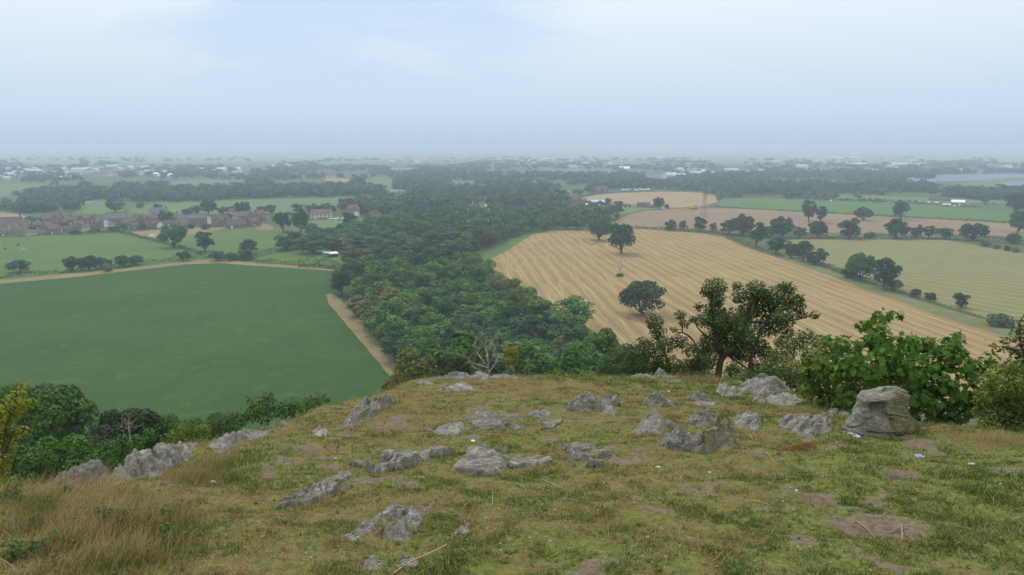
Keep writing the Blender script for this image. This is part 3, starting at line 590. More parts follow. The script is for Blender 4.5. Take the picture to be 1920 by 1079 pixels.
# ---- named trees of the wood edge and the hillside below the crest
WH = [('wood', 1070, 556, 325, 92, 'fresh', 'big domed fresh green tree at the edge of the stubble field'), ('tall', 985, 644, 116, 76, 'fresh', 'fresh green bushy tree rising behind the bare dead tree'), ('wood', 1085, 630, 120, 120, 'mid', 'wide green tree over the crest behind pale rocks'), ('wood', 1015, 668, 105, 80, 'mid', 'low green tree just over the grassy crest'), ('bush', 1152, 668, 84, 70, 'blue', 'small bluish tree at the crest by the pointed rock'), ('wood', 850, 618, 125, 130, 'mid', 'leafy green tree beyond the white crest rocks'), ('wood', 780, 650, 118, 90, 'olive', 'olive green tree above the pale margin'), ('bush', 740, 700, 100, 64, 'olive', 'scrubby olive bush at the foot of the wood edge'),
      ('wood', 706, 562, 322, 62, 'rust', 'browning tree at the wood edge over the dry margin'), ('bush', 958, 648, 98, 34, 'yellow', 'yellow leaved sapling glowing behind the dead tree'), ('wood', 905, 640, 130, 96, 'dark', 'dark green tree behind the bare dead tree'), ('wood', 1130, 612, 140, 70, 'mid', 'round tree at the lower corner of the wood'), ('bush', 830, 690, 80, 70, 'dark', 'dark bush directly behind the white crest rocks'), ('bush', 900, 692, 74, 60, 'dark', 'dark low bush at the root of the dead tree'), ('bush', 1090, 690, 60, 90, 'mid', 'low green bush peeping over the grass edge'), ('bush', 1040, 694, 60, 70, 'fresh', 'low fresh bush peeping over the grass edge'), ('wood', 1180, 640, 90, 70, 'blue', 'bluish tree behind the scraggy oak scrub')]
for (k, px, yt, t, w, c, lab) in WH: tree_hill(k, px, yt, t, w, c, 'bush' if k == 'bush' else 'broadleaf_tree', lab, cat='bush' if k == 'bush' else 'tree')
# ================================================================ the hazy distance: hedgerows and woods on the plain beyond
KEEP_OUT = list(FIELD_POLYS) + [np.array(a, float) for a in [
    [(-20, 445), (-20, 398), (140, 398), (230, 390), (330, 396), (520, 400), (520, 430), (340, 430), (200, 440)],   # village
    [(585, 428), (585, 396), (720, 392), (720, 428)], [(1050, 396), (1050, 362), (1145, 366), (1270, 376), (1270, 396)],
    [(725, 366), (725, 350), (960, 348), (960, 362)], [(1160, 362), (1165, 350), (1225, 350), (1225, 362)], [(1170, 338), (1170, 318), (1255, 322), (1255, 338)],
    [(1690, 344), (1690, 329), (1925, 326), (1925, 358), (1860, 356)], [(1740, 392), (1740, 374), (1830, 374), (1830, 392)]]]
def blocked(px, py):
    p = np.stack([px, py], -1); b = np.zeros(len(px), bool)
    for q in KEEP_OUT: b |= inpoly(p, q)
    return b
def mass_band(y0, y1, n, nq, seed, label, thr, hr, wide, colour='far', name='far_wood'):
    """trees where a clumpy mask says hedgerow or wood, over a band of the photograph laid on the plain"""
    rg = np.random.default_rng(seed); px = rg.uniform(-420, 2340, n * 4); py = y0 + (y1 - y0) * rg.random(n * 4) ** .9
    ok = ~blocked(px, py)
    q = np.stack([px * .011, py * .11], -1); nn = fbm(q, seed, 3) + .9 * np.maximum(0, .22 - np.abs(fbm(np.stack([px * .006, py * .085], -1), seed + 3, 2))) * 3
    ok &= nn > thr; px, py = px[ok][:n], py[ok][:n]
    M = Mass(seed); hs = rg.uniform(*hr, len(px)); t = CAMZ / np.array([-ray(0, b)[2] for b in py])
    # a tree must not stand in front of a field or building it does not hide in the photograph
    hs = np.where(blocked(px, py - hs / t * FPX * .65), hs * .45, hs)
    for a, b, h_ in zip(px, py, hs):
        g = G(a, b); M.crown(g[0], g[1], -.3, h_ * rg.uniform(*wide), h_, nq, rg.normal() * .15)
    M.done(name, label, 'woodland', colour)
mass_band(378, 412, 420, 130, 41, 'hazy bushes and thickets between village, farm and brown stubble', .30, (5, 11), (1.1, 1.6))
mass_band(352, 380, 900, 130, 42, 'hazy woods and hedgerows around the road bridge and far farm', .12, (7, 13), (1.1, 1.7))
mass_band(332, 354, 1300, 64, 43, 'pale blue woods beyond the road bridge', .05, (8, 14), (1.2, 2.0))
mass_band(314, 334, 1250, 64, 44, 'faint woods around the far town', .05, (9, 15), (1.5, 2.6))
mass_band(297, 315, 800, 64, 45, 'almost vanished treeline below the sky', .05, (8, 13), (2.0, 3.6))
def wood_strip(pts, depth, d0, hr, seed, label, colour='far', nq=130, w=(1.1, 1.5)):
    """a wood whose near edge follows the photographed foot line"""
    rg = np.random.default_rng(seed); M = Mass(seed); g = [G(*p)[:2] for p in pts]
    for a, b in zip(g[:-1], g[1:]):
        L = np.linalg.norm(b - a); u = (b - a) / L; nrm = np.array([-u[1], u[0]]); nrm *= np.sign(nrm[1]) or 1
        for s in np.arange(0, L, d0):
            for k in range(max(1, int(depth / d0))):
                q = a + u * (s + rg.uniform(-.5, .5) * d0) + nrm * (k + rg.uniform(0, .7)) * d0; h_ = rg.uniform(*hr)
                M.crown(q[0], q[1], -.3, h_ * rg.uniform(*w), h_, nq, rg.normal() * .12)
    return M.done('far_wood', label, 'woodland', colour)
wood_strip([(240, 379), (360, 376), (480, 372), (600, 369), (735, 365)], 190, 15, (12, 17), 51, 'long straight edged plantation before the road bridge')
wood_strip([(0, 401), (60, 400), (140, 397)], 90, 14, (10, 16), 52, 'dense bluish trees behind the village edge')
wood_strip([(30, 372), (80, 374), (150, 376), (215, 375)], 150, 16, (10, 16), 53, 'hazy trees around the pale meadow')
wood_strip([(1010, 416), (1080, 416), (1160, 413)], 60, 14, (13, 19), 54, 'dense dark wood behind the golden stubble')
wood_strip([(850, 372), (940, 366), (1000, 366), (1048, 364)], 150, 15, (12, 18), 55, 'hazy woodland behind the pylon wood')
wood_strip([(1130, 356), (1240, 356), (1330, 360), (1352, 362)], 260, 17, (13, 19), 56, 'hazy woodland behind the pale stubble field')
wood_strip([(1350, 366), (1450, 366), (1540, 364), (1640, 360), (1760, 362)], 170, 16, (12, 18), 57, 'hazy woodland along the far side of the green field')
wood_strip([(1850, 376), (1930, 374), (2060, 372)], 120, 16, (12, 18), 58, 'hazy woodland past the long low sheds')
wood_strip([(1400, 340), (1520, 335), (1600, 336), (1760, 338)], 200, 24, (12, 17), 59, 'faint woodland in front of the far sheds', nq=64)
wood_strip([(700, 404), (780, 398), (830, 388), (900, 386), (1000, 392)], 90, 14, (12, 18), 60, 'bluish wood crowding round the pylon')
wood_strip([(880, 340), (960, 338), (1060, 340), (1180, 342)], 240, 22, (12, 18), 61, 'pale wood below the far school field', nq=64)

# ---- hedges: each one clipped or overgrown line of leaf
def hedge(pts, w, hh, label, colour='dark', size=.7, dens=7.0, seed=0, jit=.5, name='hedge'):
    rg = np.random.default_rng(seed + 500); mb = MB(); g = [G(*p)[:2] for p in pts]
    for a, b in zip(g[:-1], g[1:]):
        L = np.linalg.norm(b - a); u = (b - a) / L; nr = np.array([-u[1], u[0]]); n = int(L * dens * (w + 2 * hh) / 4)
        s = rg.uniform(0, L, n); th = rg.uniform(-.2, math.pi + .2, n); hl = hh * (1 + jit * vnoise(np.c_[s * .11, np.full(n, seed * 7.)], seed) + jit * .5 * vnoise(np.c_[s * .4, np.full(n, seed * 3.)], seed))
        rr = rg.uniform(.75, 1.05, n); off = np.cos(th) * w / 2 * rr; z = np.clip(np.sin(th), 0, 1) ** .6 * hl * rr
        p = np.c_[a + u * s[:, None] + nr * off[:, None], z]
        N = np.c_[nr * np.cos(th)[:, None], np.sin(th)] + rg.normal(size=(n, 3)) * .45
        V, F = leaf_quads(p, N, size * rg.uniform(.6, 1.3, n), rg); mb.add(V, F, np.repeat(np.clip(.45 + .3 * vnoise(np.c_[s * .2, np.full(n, seed * 1.)], 5) + rg.normal(size=n) * .15, 0, 1), 4))
    o = mb.build(name, M_LEAF); o.color = tuple(GREENS[colour]) + (1,)
    return tag(o, label, 'hedge', 'field hedges')
HD = [([(-120, 530), (0, 522), (110, 513), (230, 501), (330, 489), (385, 483), (440, 487), (480, 491), (560, 500), (632, 506)], 3, 2.6, 'long overgrown hedge above the crop field', 'dark'),
      ([(222, 436), (260, 446), (300, 456), (345, 468), (382, 479)], 3, 2.4, 'hedge slanting down between two pastures', 'dark'), ([(560, 500), (600, 499), (634, 503)], 6, 5.0, 'thick tall hedge below the white roofed shelter', 'dark'),
      ([(105, 441), (160, 440), (215, 436), (260, 434), (300, 432)], 3, 3.2, 'garden hedge in front of the brick village', 'dark'), ([(455, 490), (500, 477), (560, 469), (610, 462)], 5, 3.6, 'bushy hedge between pasture and paddock', 'mid'),
      ([(-40, 446), (30, 446), (105, 441)], 2, 1.8, 'low garden hedge along the pasture end of the village', 'mid'),
      ([(1188, 428), (1250, 432), (1300, 435), (1345, 440), (1385, 444)], 4, 2.6, 'low hedge at the back of the golden stubble', 'dark'), ([(1385, 444), (1440, 448), (1500, 449), (1620, 449), (1760, 450), (1830, 452), (1960, 462)], 5, 3.6, 'thick hedge under the row of hedge oaks', 'dark'),
      ([(1360, 446), (1400, 462), (1440, 476), (1465, 484)], 5, 3.4, 'hedge running down to the slanting hedge clump', 'dark'), ([(1535, 497), (1565, 506), (1600, 521), (1650, 538)], 4, 2.4, 'scrubby hedge joining the two slanting clumps', 'mid'),
      ([(1680, 546), (1720, 560), (1780, 578), (1850, 600)], 2.5, 1.0, 'thin gappy hedge along the rough verge', 'olive'),
      ([(1342, 389), (1420, 394), (1520, 399), (1640, 405), (1790, 413), (1896, 419)], 2.5, 1.6, 'dark low hedge between brown stubble and green field', 'dark'), ([(1082, 373), (1112, 366), (1150, 362), (1230, 359)], 3, 2.2, 'hazy hedge around the pale stubble behind the farm', 'blue'),
      ([(1342, 372), (1440, 370), (1560, 374), (1700, 381), (1830, 389)], 3, 2.4, 'hazy hedge on the far side of the green field', 'blue'), ([(578, 414), (610, 412), (645, 412)], 2, 1.6, 'clipped hedge in front of the parked cars', 'dark')]
for i, (pts, w, hh, lab, c) in enumerate(HD): hedge(pts, w, hh, lab, c, seed=i, size=.6 if pts[0][1] > 420 else 1.1, dens=8 if pts[0][1] > 420 else 3)
# ================================================================ rocks of the hilltop
def mat_rock(name, base, light, moss=.35, dark=(.09, .085, .075)):
    m, nt, _, _ = newmat(name); h = NT(nt); p = h.node('ShaderNodeTexCoord').outputs['Object']; v = h.attr('v')
    st = h.rot(p, .6, (1.5, 9, 7)); n1 = h.noise(st, 1.6, 7, .68, .6); n2 = h.noise(p, 9, 6, .7); n3 = h.noise(p, 2.2, 5, .6); n4 = h.noise(p, 38, 4, .65)
    col = h.mix(h.ramp(n1, .32, .66), tuple(c * .62 for c in base), base); col = h.mix(h.ramp(n2, .48, .68), col, light)
    col = h.mix(h.math('MULTIPLY', h.ramp(n4, .56, .7), .6), col, tuple(min(1, c * 1.25) for c in light))
    col = h.mix(h.math('MULTIPLY', h.ramp(n1, .43, .33), .75), col, dark)
    up = h.node('ShaderNodeSeparateXYZ'); h.put(up.inputs[0], h.node('ShaderNodeNewGeometry').outputs['Normal'])
    mo = h.math('ADD', h.math('ADD', n3, h.math('MULTIPLY', n2, .35)), h.math('MULTIPLY', v, .3))
    mcol = h.mix(h.ramp(n4, .4, .65), (.10, .095, .03), (.20, .185, .075))
    col = h.mix(h.math('MULTIPLY', h.ramp(mo, .92 - moss * .5, 1.08 - moss * .5), .8), col, mcol)
    hb = h.math('ADD', h.math('MULTIPLY', n1, .7), h.math('ADD', h.math('MULTIPLY', n2, .35), h.math('MULTIPLY', n4, .15)))
    h.out(col, .92, h.bump(hb, 1.0, .06), .2); return m
ROCK_GREY = mat_rock('rock_grey', (.20, .193, .172), (.35, .34, .305), .24)
ROCK_PALE = mat_rock('rock_pale', (.27, .26, .24), (.47, .455, .42), .06)
ROCK_MOSS = mat_rock('rock_lichen', (.20, .19, .155), (.30, .285, .22), .55)
ROCK_MID = mat_rock('rock_mid', (.235, .226, .20), (.40, .39, .35), .18)
ROCKS = []   # footprints, kept clear of grass
def rock(name, label, cx, yb, w, hpx, yfar, seed, mat, rot=0.0, rough=1.0, steps=0.0, p=2.4, strata=.5, lean=0.0, sharp=.55, flat=0, seg=None, thick=.2):
    """a rock grown from the ground: footprint w px wide, its front foot at yb and its back foot at yfar, standing hpx above the turf"""
    f, t = H(cx, yb); b, _ = H(cx, yfar); c = (f + b) / 2; a = w / 2 / FPX * t; dpt = max(.06, np.linalg.norm((b - f)[:2]) / 2); hm = hpx / FPX * t
    if np.linalg.norm((b - f)[:2]) > 1.6: b = f + (f * [1, 1, 0]) / np.linalg.norm(f[:2]) * .6
    c = (f + b) / 2; dpt = max(.06, np.linalg.norm((b - f)[:2]) / 2); hm = hpx / FPX * t * (.8 if yb < 715 else .64)
    if seg:
        e0, t0 = H(*seg[0]); e1, t1 = H(*seg[1]); c = (e0 + e1) / 2; a = np.linalg.norm((e1 - e0)[:2]) / 2 * 1.12; dpt = thick; hm = hpx / FPX * (t0 + t1) / 2 * .8; rot = 0.0; w = 115
    n = int(np.clip(w * 1.1, 40, 130)); g = np.linspace(-1.45, 1.45, n); U, Vv = np.meshgrid(g, g, indexing='ij')
    ang = math.atan2(c[0], c[1]) if not seg else -math.atan2(e1[1] - e0[1], e1[0] - e0[0]); co, si = math.cos(-ang), math.sin(-ang)
    cr, sr = math.cos(rot), math.sin(rot); A, B = U * cr + Vv * sr, -U * sr + Vv * cr
    q3 = np.stack([U * 1.5, Vv * 1.5, np.full_like(U, seed * 3.7)], -1)
    rr = (np.abs(A) ** p + np.abs(B) ** p) ** (1 / p) * (1 + (.42 + .2 * bool(flat)) * fbm(q3, seed, 5))
    rr = rr + 1.5 * sstep(1.2, 1.42, np.maximum(np.abs(U), np.abs(Vv)))
    lx, ly = U * a, Vv * dpt
    sc = 1 / max(.10, .26 * (a + dpt)); dx, dy = math.cos(strata), math.sin(strata)
    qs = np.stack([(lx * dx + ly * dy) * sc * .6, (-lx * dy + ly * dx) * sc * 2.4, np.full_like(U, seed * 1.3)], -1)
    crag = ridged(qs * 1.1, seed + 5, 6) * .40; blocky = np.round(fbm(qs * .8, seed + 9, 2) * 2.5) / 2.5
    lump = .72 + .5 * fbm(q3 * 1.1 + 9, seed + 2, 3); cleft = sstep(.80, .97, 1 - np.abs(vnoise(qs * .8 + 3, seed + 23)))
    prof = sstep(1.02, .25 if sharp > .7 else .42, rr) ** (1.25 if sharp > .7 else .85)
    hh = hm * prof * np.clip(lump + rough * (crag * .24 + blocky * .16) - .42 * cleft + lean * U, .05, 2)
    if flat: hh = hm * sstep(1.0, .8, rr) * np.clip(.5 + .4 * crag + .3 * blocky + .35 * lump - .5 * cleft, -.3, 1.5)
    if steps: hh = hh * (1 - steps) + steps * (np.floor(hh / (hm * .26)) + sstep(.6, 1, (hh / (hm * .26)) % 1)) * hm * .26
    jx = fbm(qs + 31, seed + 40, 3) * .075 * a; jy = fbm(qs + 57, seed + 41, 3) * .075 * dpt
    wx = c[0] + (lx + jx) * co - (ly + jy) * si * -1 * -1; wy = c[1] + (lx + jx) * si + (ly + jy) * co
    z = T(wx, wy) + np.where(rr < 1.0, hh, -.05 - (rr - 1) * .5)
    V = np.stack([wx, wy, z], -1).reshape(-1, 3); keep = (rr < 1.2).reshape(-1)
    i, j = np.meshgrid(np.arange(n - 1), np.arange(n - 1), indexing='ij')
    F = np.stack([i * n + j, (i + 1) * n + j, (i + 1) * n + j + 1, i * n + j + 1], -1).reshape(-1, 4); F = F[keep[F].all(1)]
    used = np.unique(F); mp = np.full(len(V), -1); mp[used] = np.arange(len(used))
    o0 = np.array([c[0], c[1], float(T(c[0], c[1]))])
    mb = MB(); mb.add(V[used] - o0, mp[F], np.clip(.5 - crag.reshape(-1)[used] * .6, 0, 1)); o = mb.build(name, mat, None, True, o0)
    ROCKS.append((c[0], c[1], a * .88, dpt * .88, ang, rot))
    return tag(o, label, 'rock', 'rocks breaking through the hilltop turf')
G_, P_, M_, D_ = ROCK_GREY, ROCK_PALE, ROCK_MOSS, ROCK_MID
RK = [ # label, centre x, front y, width, height px, back y, material, extras
 ('pale rock on the skyline, biggest of the white crest rocks', 856, 713, 64, 17, 706, P_, dict(rough=.9)), ('small pale rock between two white crest rocks', 900, 713, 38, 15, 706, P_, {}), ('low pale rock with a dark cleft, at the foot of the dead tree', 946, 711, 52, 10, 705, P_, dict(rough=1.1)), ('low grey crest rock nearest the dry margin', 796, 723, 30, 9, 717, D_, {}), ('flat grey stone in the turf below the white crest rocks', 860, 735, 58, 7, 722, D_, dict(flat=1)),
 ('long dark slab tilting up by itself near the green crop edge', 687, 800, 86, 28, 752, G_, dict(seg=((650, 800), (724, 756)), thick=.20, lean=.25, rot=-.75, rough=.8, p=3)), ('small striped stone on the mossy slope', 601, 819, 34, 13, 803, P_, dict(rot=-.5, rough=.6)),
 ('lowest dark rock of the steep edge, near the dry grass', 165, 903, 106, 30, 872, G_, dict(seg=((116, 908), (212, 876)), thick=.20, rot=-.35, strata=.5, rough=1.2)), ('long grey ledge running up the steep edge', 285, 892, 124, 40, 838, D_, dict(seg=((228, 899), (340, 840)), thick=.26, rot=-.55, strata=.7, rough=1.1)), ('pale grey ledge near the top of the steep edge', 440, 838, 96, 26, 795, D_, dict(seg=((396, 843), (482, 800)), thick=.24, rot=-.5, strata=.7)), ('little grey stone above the steep edge ledges', 500, 795, 42, 9, 786, D_, {}), ('tiny pale stone on the skyline above the ledges', 530, 781, 14, 7, 777, P_, {}),
 ('craggy pale outcrop with an upright white block, mid hilltop', 1100, 772, 76, 40, 744, D_, dict(rough=1.5, steps=.4, p=3)), ('rounded crag joined to the back of the pale outcrop', 1146, 764, 46, 30, 744, D_, dict(rough=1.2)), ('low stone at the foot of the pale outcrop', 1144, 781, 26, 16, 770, D_, {}), ('knobbly grey rock between pale outcrop and skyline', 1232, 764, 58, 26, 744, G_, dict(rough=1.5)),
 ('flat fissured grey rock littered with dry stems', 1226, 818, 78, 26, 782, G_, dict(rough=1.0, strata=1.2)), ('dark craggy rock with deep vertical clefts', 1288, 846, 88, 52, 792, G_, dict(rough=1.1, rot=-.5, strata=1.3, p=2.8)), ('high broken tip above the dark craggy rock', 1322, 800, 60, 30, 780, G_, dict(rough=1.4, rot=-.3)), ('rounded lichen covered rock in front of the craggy one', 1352, 846, 80, 60, 806, M_, dict(rough=.55, p=3, sharp=.42)), ('grey angular rock behind the lichen covered one', 1402, 804, 58, 24, 786, D_, dict(rough=.9, steps=.4)),
 ('low grooved rock with dead leaves beside it', 1514, 816, 98, 36, 786, G_, dict(rough=.4, strata=1.3)), ('small stone between grooved rock and boulder', 1563, 778, 26, 11, 768, D_, {}), ('pale pebble sized stone close to the boulder', 1583, 780, 18, 8, 775, P_, {}),
 ('pointed pale rock alone on the skyline', 1238, 706, 44, 20, 701, P_, dict(rough=.6, sharp=.9)), ('low rubble foot of the pointed pale rock', 1205, 709, 40, 6, 703, D_, {}), ('flat grey stones lying in front of the pointed rock', 1265, 718, 30, 6, 714, G_, dict(rough=1.5)),
 ('cone shaped grooved rock at the end of the long crag', 1368, 745, 56, 32, 728, D_, dict(rough=.9, sharp=.8, strata=1.4)), ('long crag rising against the sycamore leaves', 1430, 742, 104, 40, 722, D_, dict(rough=.8, rot=-.2, strata=.4)), ('low pale slab in front of the long crag', 1470, 762, 72, 16, 744, D_, dict(rough=.7, strata=.3)), ('grey knob before the cone shaped rock', 1310, 752, 42, 22, 736, G_, dict(rough=1.3)), ('flush flat stone by the bare path', 1320, 762, 60, 5, 748, G_, dict(flat=1)), ('small rock at the corner of the pale slab', 1424, 755, 30, 14, 745, G_, {}),
 ('wide flat slab of layered grey stone', 770, 890, 128, 20, 836, D_, dict(seg=((712, 876), (826, 848)), thick=.26, flat=1, strata=.45, rough=1.2)), ('broken flat outcrop in the middle of the turf', 905, 890, 118, 20, 846, D_, dict(flat=1, rough=1.4, strata=.3)), ('thin rib of stone joining the broken flat outcrop', 990, 876, 72, 10, 860, D_, dict(flat=1, rough=1.3, strata=.2)), ('half buried grey rock amid trodden turf', 1098, 872, 90, 22, 838, G_, dict(flat=1, rough=1.5)),
 ('ragged row of grey stone teeth', 930, 788, 90, 14, 768, G_, dict(rough=1.7, strata=.2)), ('low bedrock showing through bare soil', 840, 820, 66, 8, 800, D_, dict(flat=1)), ('narrow bedrock streak beside the bare soil', 920, 806, 66, 8, 790, G_, dict(flat=1, strata=.2)), ('low grey lump near the ragged row', 1008, 785, 46, 12, 770, G_, {}), ('small dark stone in mid turf', 968, 808, 22, 8, 798, G_, {}), ('low streak of rock near the fissured rock', 1035, 803, 40, 8, 790, G_, dict(flat=1)),
 ('arched grey rock holding a mossy hollow', 714, 985, 78, 15, 950, G_, dict(seg=((662, 1008), (752, 956)), thick=.12, rot=-.35, rough=.9, p=3)), ('upright lichen spotted rock next to the mossy hollow', 764, 1014, 54, 19, 948, G_, dict(seg=((742, 1012), (788, 958)), thick=.12, rot=.9, rough=.9, p=3)), ('faint grey slab half lost in the slope', 590, 952, 84, 12, 905, G_, dict(seg=((552, 950), (632, 912)), thick=.16, flat=1, rot=-.4, strata=.6)), ('thin grey slab higher on the brown slope', 625, 915, 60, 9, 890, G_, dict(seg=((598, 916), (650, 892)), thick=.12, flat=1, rot=-.4, strata=.6)),
 ('small pale slip of stone in the lower turf', 870, 1004, 26, 9, 988, D_, dict(rot=-.8)), ('small stone by the bottom edge twig', 766, 1066, 40, 12, 1050, D_, dict(rot=-.5)), ('little stone low down by yellow moss', 697, 1072, 26, 14, 1050, D_, dict(rot=-.8)), ('tiny stone below the mossy hollow', 658, 1015, 26, 9, 1003, D_, {})]
for i, (lab, cx, yb, w, hp, yf, m, kw) in enumerate(RK): rock('rock', lab, cx, yb, w, hp, yf, 11 + i * 3, m, **kw)

def boulder():
    f, t = H(1664, 819); a = 57 / FPX * t; c = f + np.array([.0, a * .62, 0]); c[2] = float(T(c[0], c[1])); hm = 84 / FPX * t
    nu, nv = 260, 130; u = np.arange(nu) / nu * 2 * math.pi; v = np.linspace(0, 1, nv); U, Vv = np.meshgrid(u, v, indexing='ij')
    def sp(x, e): return np.sign(x) * np.abs(x) ** e
    prof = np.where(Vv < .78, 1.08 - .30 * sstep(0, .78, Vv) + .12 * np.exp(-(Vv / .12) ** 2), .78 * np.sqrt(np.clip(1 - (np.maximum(Vv - .78, 0) / .22) ** 2.2, 0, 1)))
    x = a * prof * sp(np.cos(U), .95); y = a * .66 * prof * sp(np.sin(U), .95); zz = np.minimum(Vv / .97, 1) ** .9 * hm * (1 + .05 * np.cos(U - .3)) - .12 * (1 - Vv)
    x = x + a * .62 * np.exp(-((U - .15) / .38) ** 2) * np.clip(1 - Vv / .55, 0, 1) ** 1.6 + a * .04
    x = x - a * .22 * np.exp(-((np.abs(U - math.pi)) / .5) ** 2) * np.clip(1 - Vv / .4, 0, 1)
    p = np.stack([x, y, zz], -1); nrm = p / (np.linalg.norm(p * [1, 1, .6], axis=-1)[..., None] + 1e-6); nrm[..., 2] *= .3
    q = p / a
    d = fbm(q * 1.5, 3, 4) * .10 + ridged(q * np.array([2, 2, 5.0]), 8, 5) * .03 + fbm(q * 7, 12, 4) * .026 - .07 * sstep(.86, .98, 1 - np.abs(vnoise(q * np.array([1.3, 1.3, 2.0]) + 4, 44)))
    p = p + nrm * (d * a)[..., None]
    for (ox, oz, rx, rz, dp) in [(-.24, .62, .24, .15, .50), (.27, .72, .30, .27, .20), (.05, .36, .36, .13, .16), (.18, .30, .06, .14, .12), (-.02, .52, .05, .12, .14)]:
        g = np.exp(-np.abs((p[..., 0] / a - ox) / rx) ** 3.0 - np.abs((p[..., 2] / hm - oz) / rz) ** 3.0) * (p[..., 1] < 0)
        p[..., 1] += g * dp * a
    V = p.reshape(-1, 3); i, j = np.meshgrid(np.arange(nu), np.arange(nv - 1), indexing='ij'); i2 = (i + 1) % nu
    F = np.stack([i * nv + j, i2 * nv + j, i2 * nv + j + 1, i * nv + j + 1], -1).reshape(-1, 4)
    mb = MB(); mb.add(V, F, .35 + .4 * (V[:, 0] > .1 * a) + .0 * V[:, 2]); n = len(V)
    mb.F[(4, 0)].append(np.zeros((0, 4), int)); mb.add([[a * .04, 0, hm * 1.02]], []); top = [(k * nv + nv - 1, ((k + 1) % nu) * nv + nv - 1, n) for k in range(nu)]; mb.F.setdefault((3, 0), []).append(np.array(top))
    o = mb.build('boulder', mat_rock('boulder_stone', (.235, .225, .19), (.38, .37, .315), .30), None, True, c)
    ROCKS.append((c[0], c[1], a * 1.0, a * .6, 0, 0)); tag(o, 'big hollowed lichen grey boulder against the dark sycamore', 'boulder')
boulder()

# ================================================================ turf and tall grass
def mat_blade():
    m, nt, _, _ = newmat('grass_blades'); h = NT(nt); v = h.attr('v')
    r = h.node('ShaderNodeValToRGB'); h.put(r.inputs[0], v); e = r.color_ramp.elements
    e[0].position = 0; e[0].color = (.060, .110, .018, 1); e[1].position = 1; e[1].color = (.44, .33, .175, 1)
    for ps, c in ((.25, (.115, .165, .030, 1)), (.45, (.20, .205, .055, 1)), (.6, (.225, .19, .07, 1)), (.8, (.34, .26, .125, 1))):
        k = e.new(ps); k.color = c
    b = h.node('ShaderNodeBsdfPrincipled'); h.put(b.inputs['Base Color'], r.outputs[0]); b.inputs['Roughness'].default_value = .6; b.inputs['Specular IOR Level'].default_value = .2
    t = h.node('ShaderNodeBsdfTranslucent'); h.put(t.inputs['Color'], r.outputs[0]); mx = h.node('ShaderNodeMixShader'); mx.inputs[0].default_value = .3
    h.l.new(b.outputs[0], mx.inputs[1]); h.l.new(t.outputs[0], mx.inputs[2]); o = h.node('ShaderNodeOutputMaterial'); h.l.new(mx.outputs[0], o.inputs['Surface']); return m
M_BLADE = mat_blade()
def in_rock(x, y):
    b = np.zeros(len(x), bool)
    for (cx, cy, a, d, ang, rot) in ROCKS:
        dx, dy = x - cx, y - cy; co, si = math.cos(ang), math.sin(ang); u = (dx * co - dy * si) / a; v = (dx * si + dy * co) / d
        cr, sr = math.cos(rot), math.sin(rot); b |= (u * cr + v * sr) ** 2 + (-u * sr + v * cr) ** 2 < 1
    return b
def blades(x, y, h, w, v, rg, lean=.5, segs=1, dirn=None):
    n = len(x); z = T(x, y); base = np.stack([x, y, z - .006], -1); th = rg.uniform(0, 2 * math.pi, n) if dirn is None else dirn
    ld = np.stack([np.cos(th), np.sin(th), np.zeros(n)], -1); fac = rg.uniform(0, 2 * math.pi, n); s = np.stack([np.cos(fac), np.sin(fac), np.zeros(n)], -1) * (w / 2)[:, None]
    L = (rg.uniform(.2, 1.0, n) * lean)[:, None] * ld; up = np.array([0, 0, 1.0])
    if segs == 1:
        tip = base + (up + L) * h[:, None]; V = np.stack([base - s, base + s, tip], 1); F = np.arange(n * 3).reshape(-1, 3)
        return V.reshape(-1, 3), F, np.repeat(v, 3)
    R_ = [base + (up * k + L * k ** 2.2) * h[:, None] for k in np.linspace(0, 1, segs + 1)]
    V = np.stack([q for k, c in enumerate(R_) for q in (c - s * (1 - .8 * k / segs), c + s * (1 - .8 * k / segs))], 1); m = 2 * (segs + 1)
    F = np.concatenate([np.arange(n)[:, None] * m + np.array([2 * k, 2 * k + 1, 2 * k + 3, 2 * k + 2]) for k in range(segs)])
    return V.reshape(-1, 3), F, np.repeat(v, m)
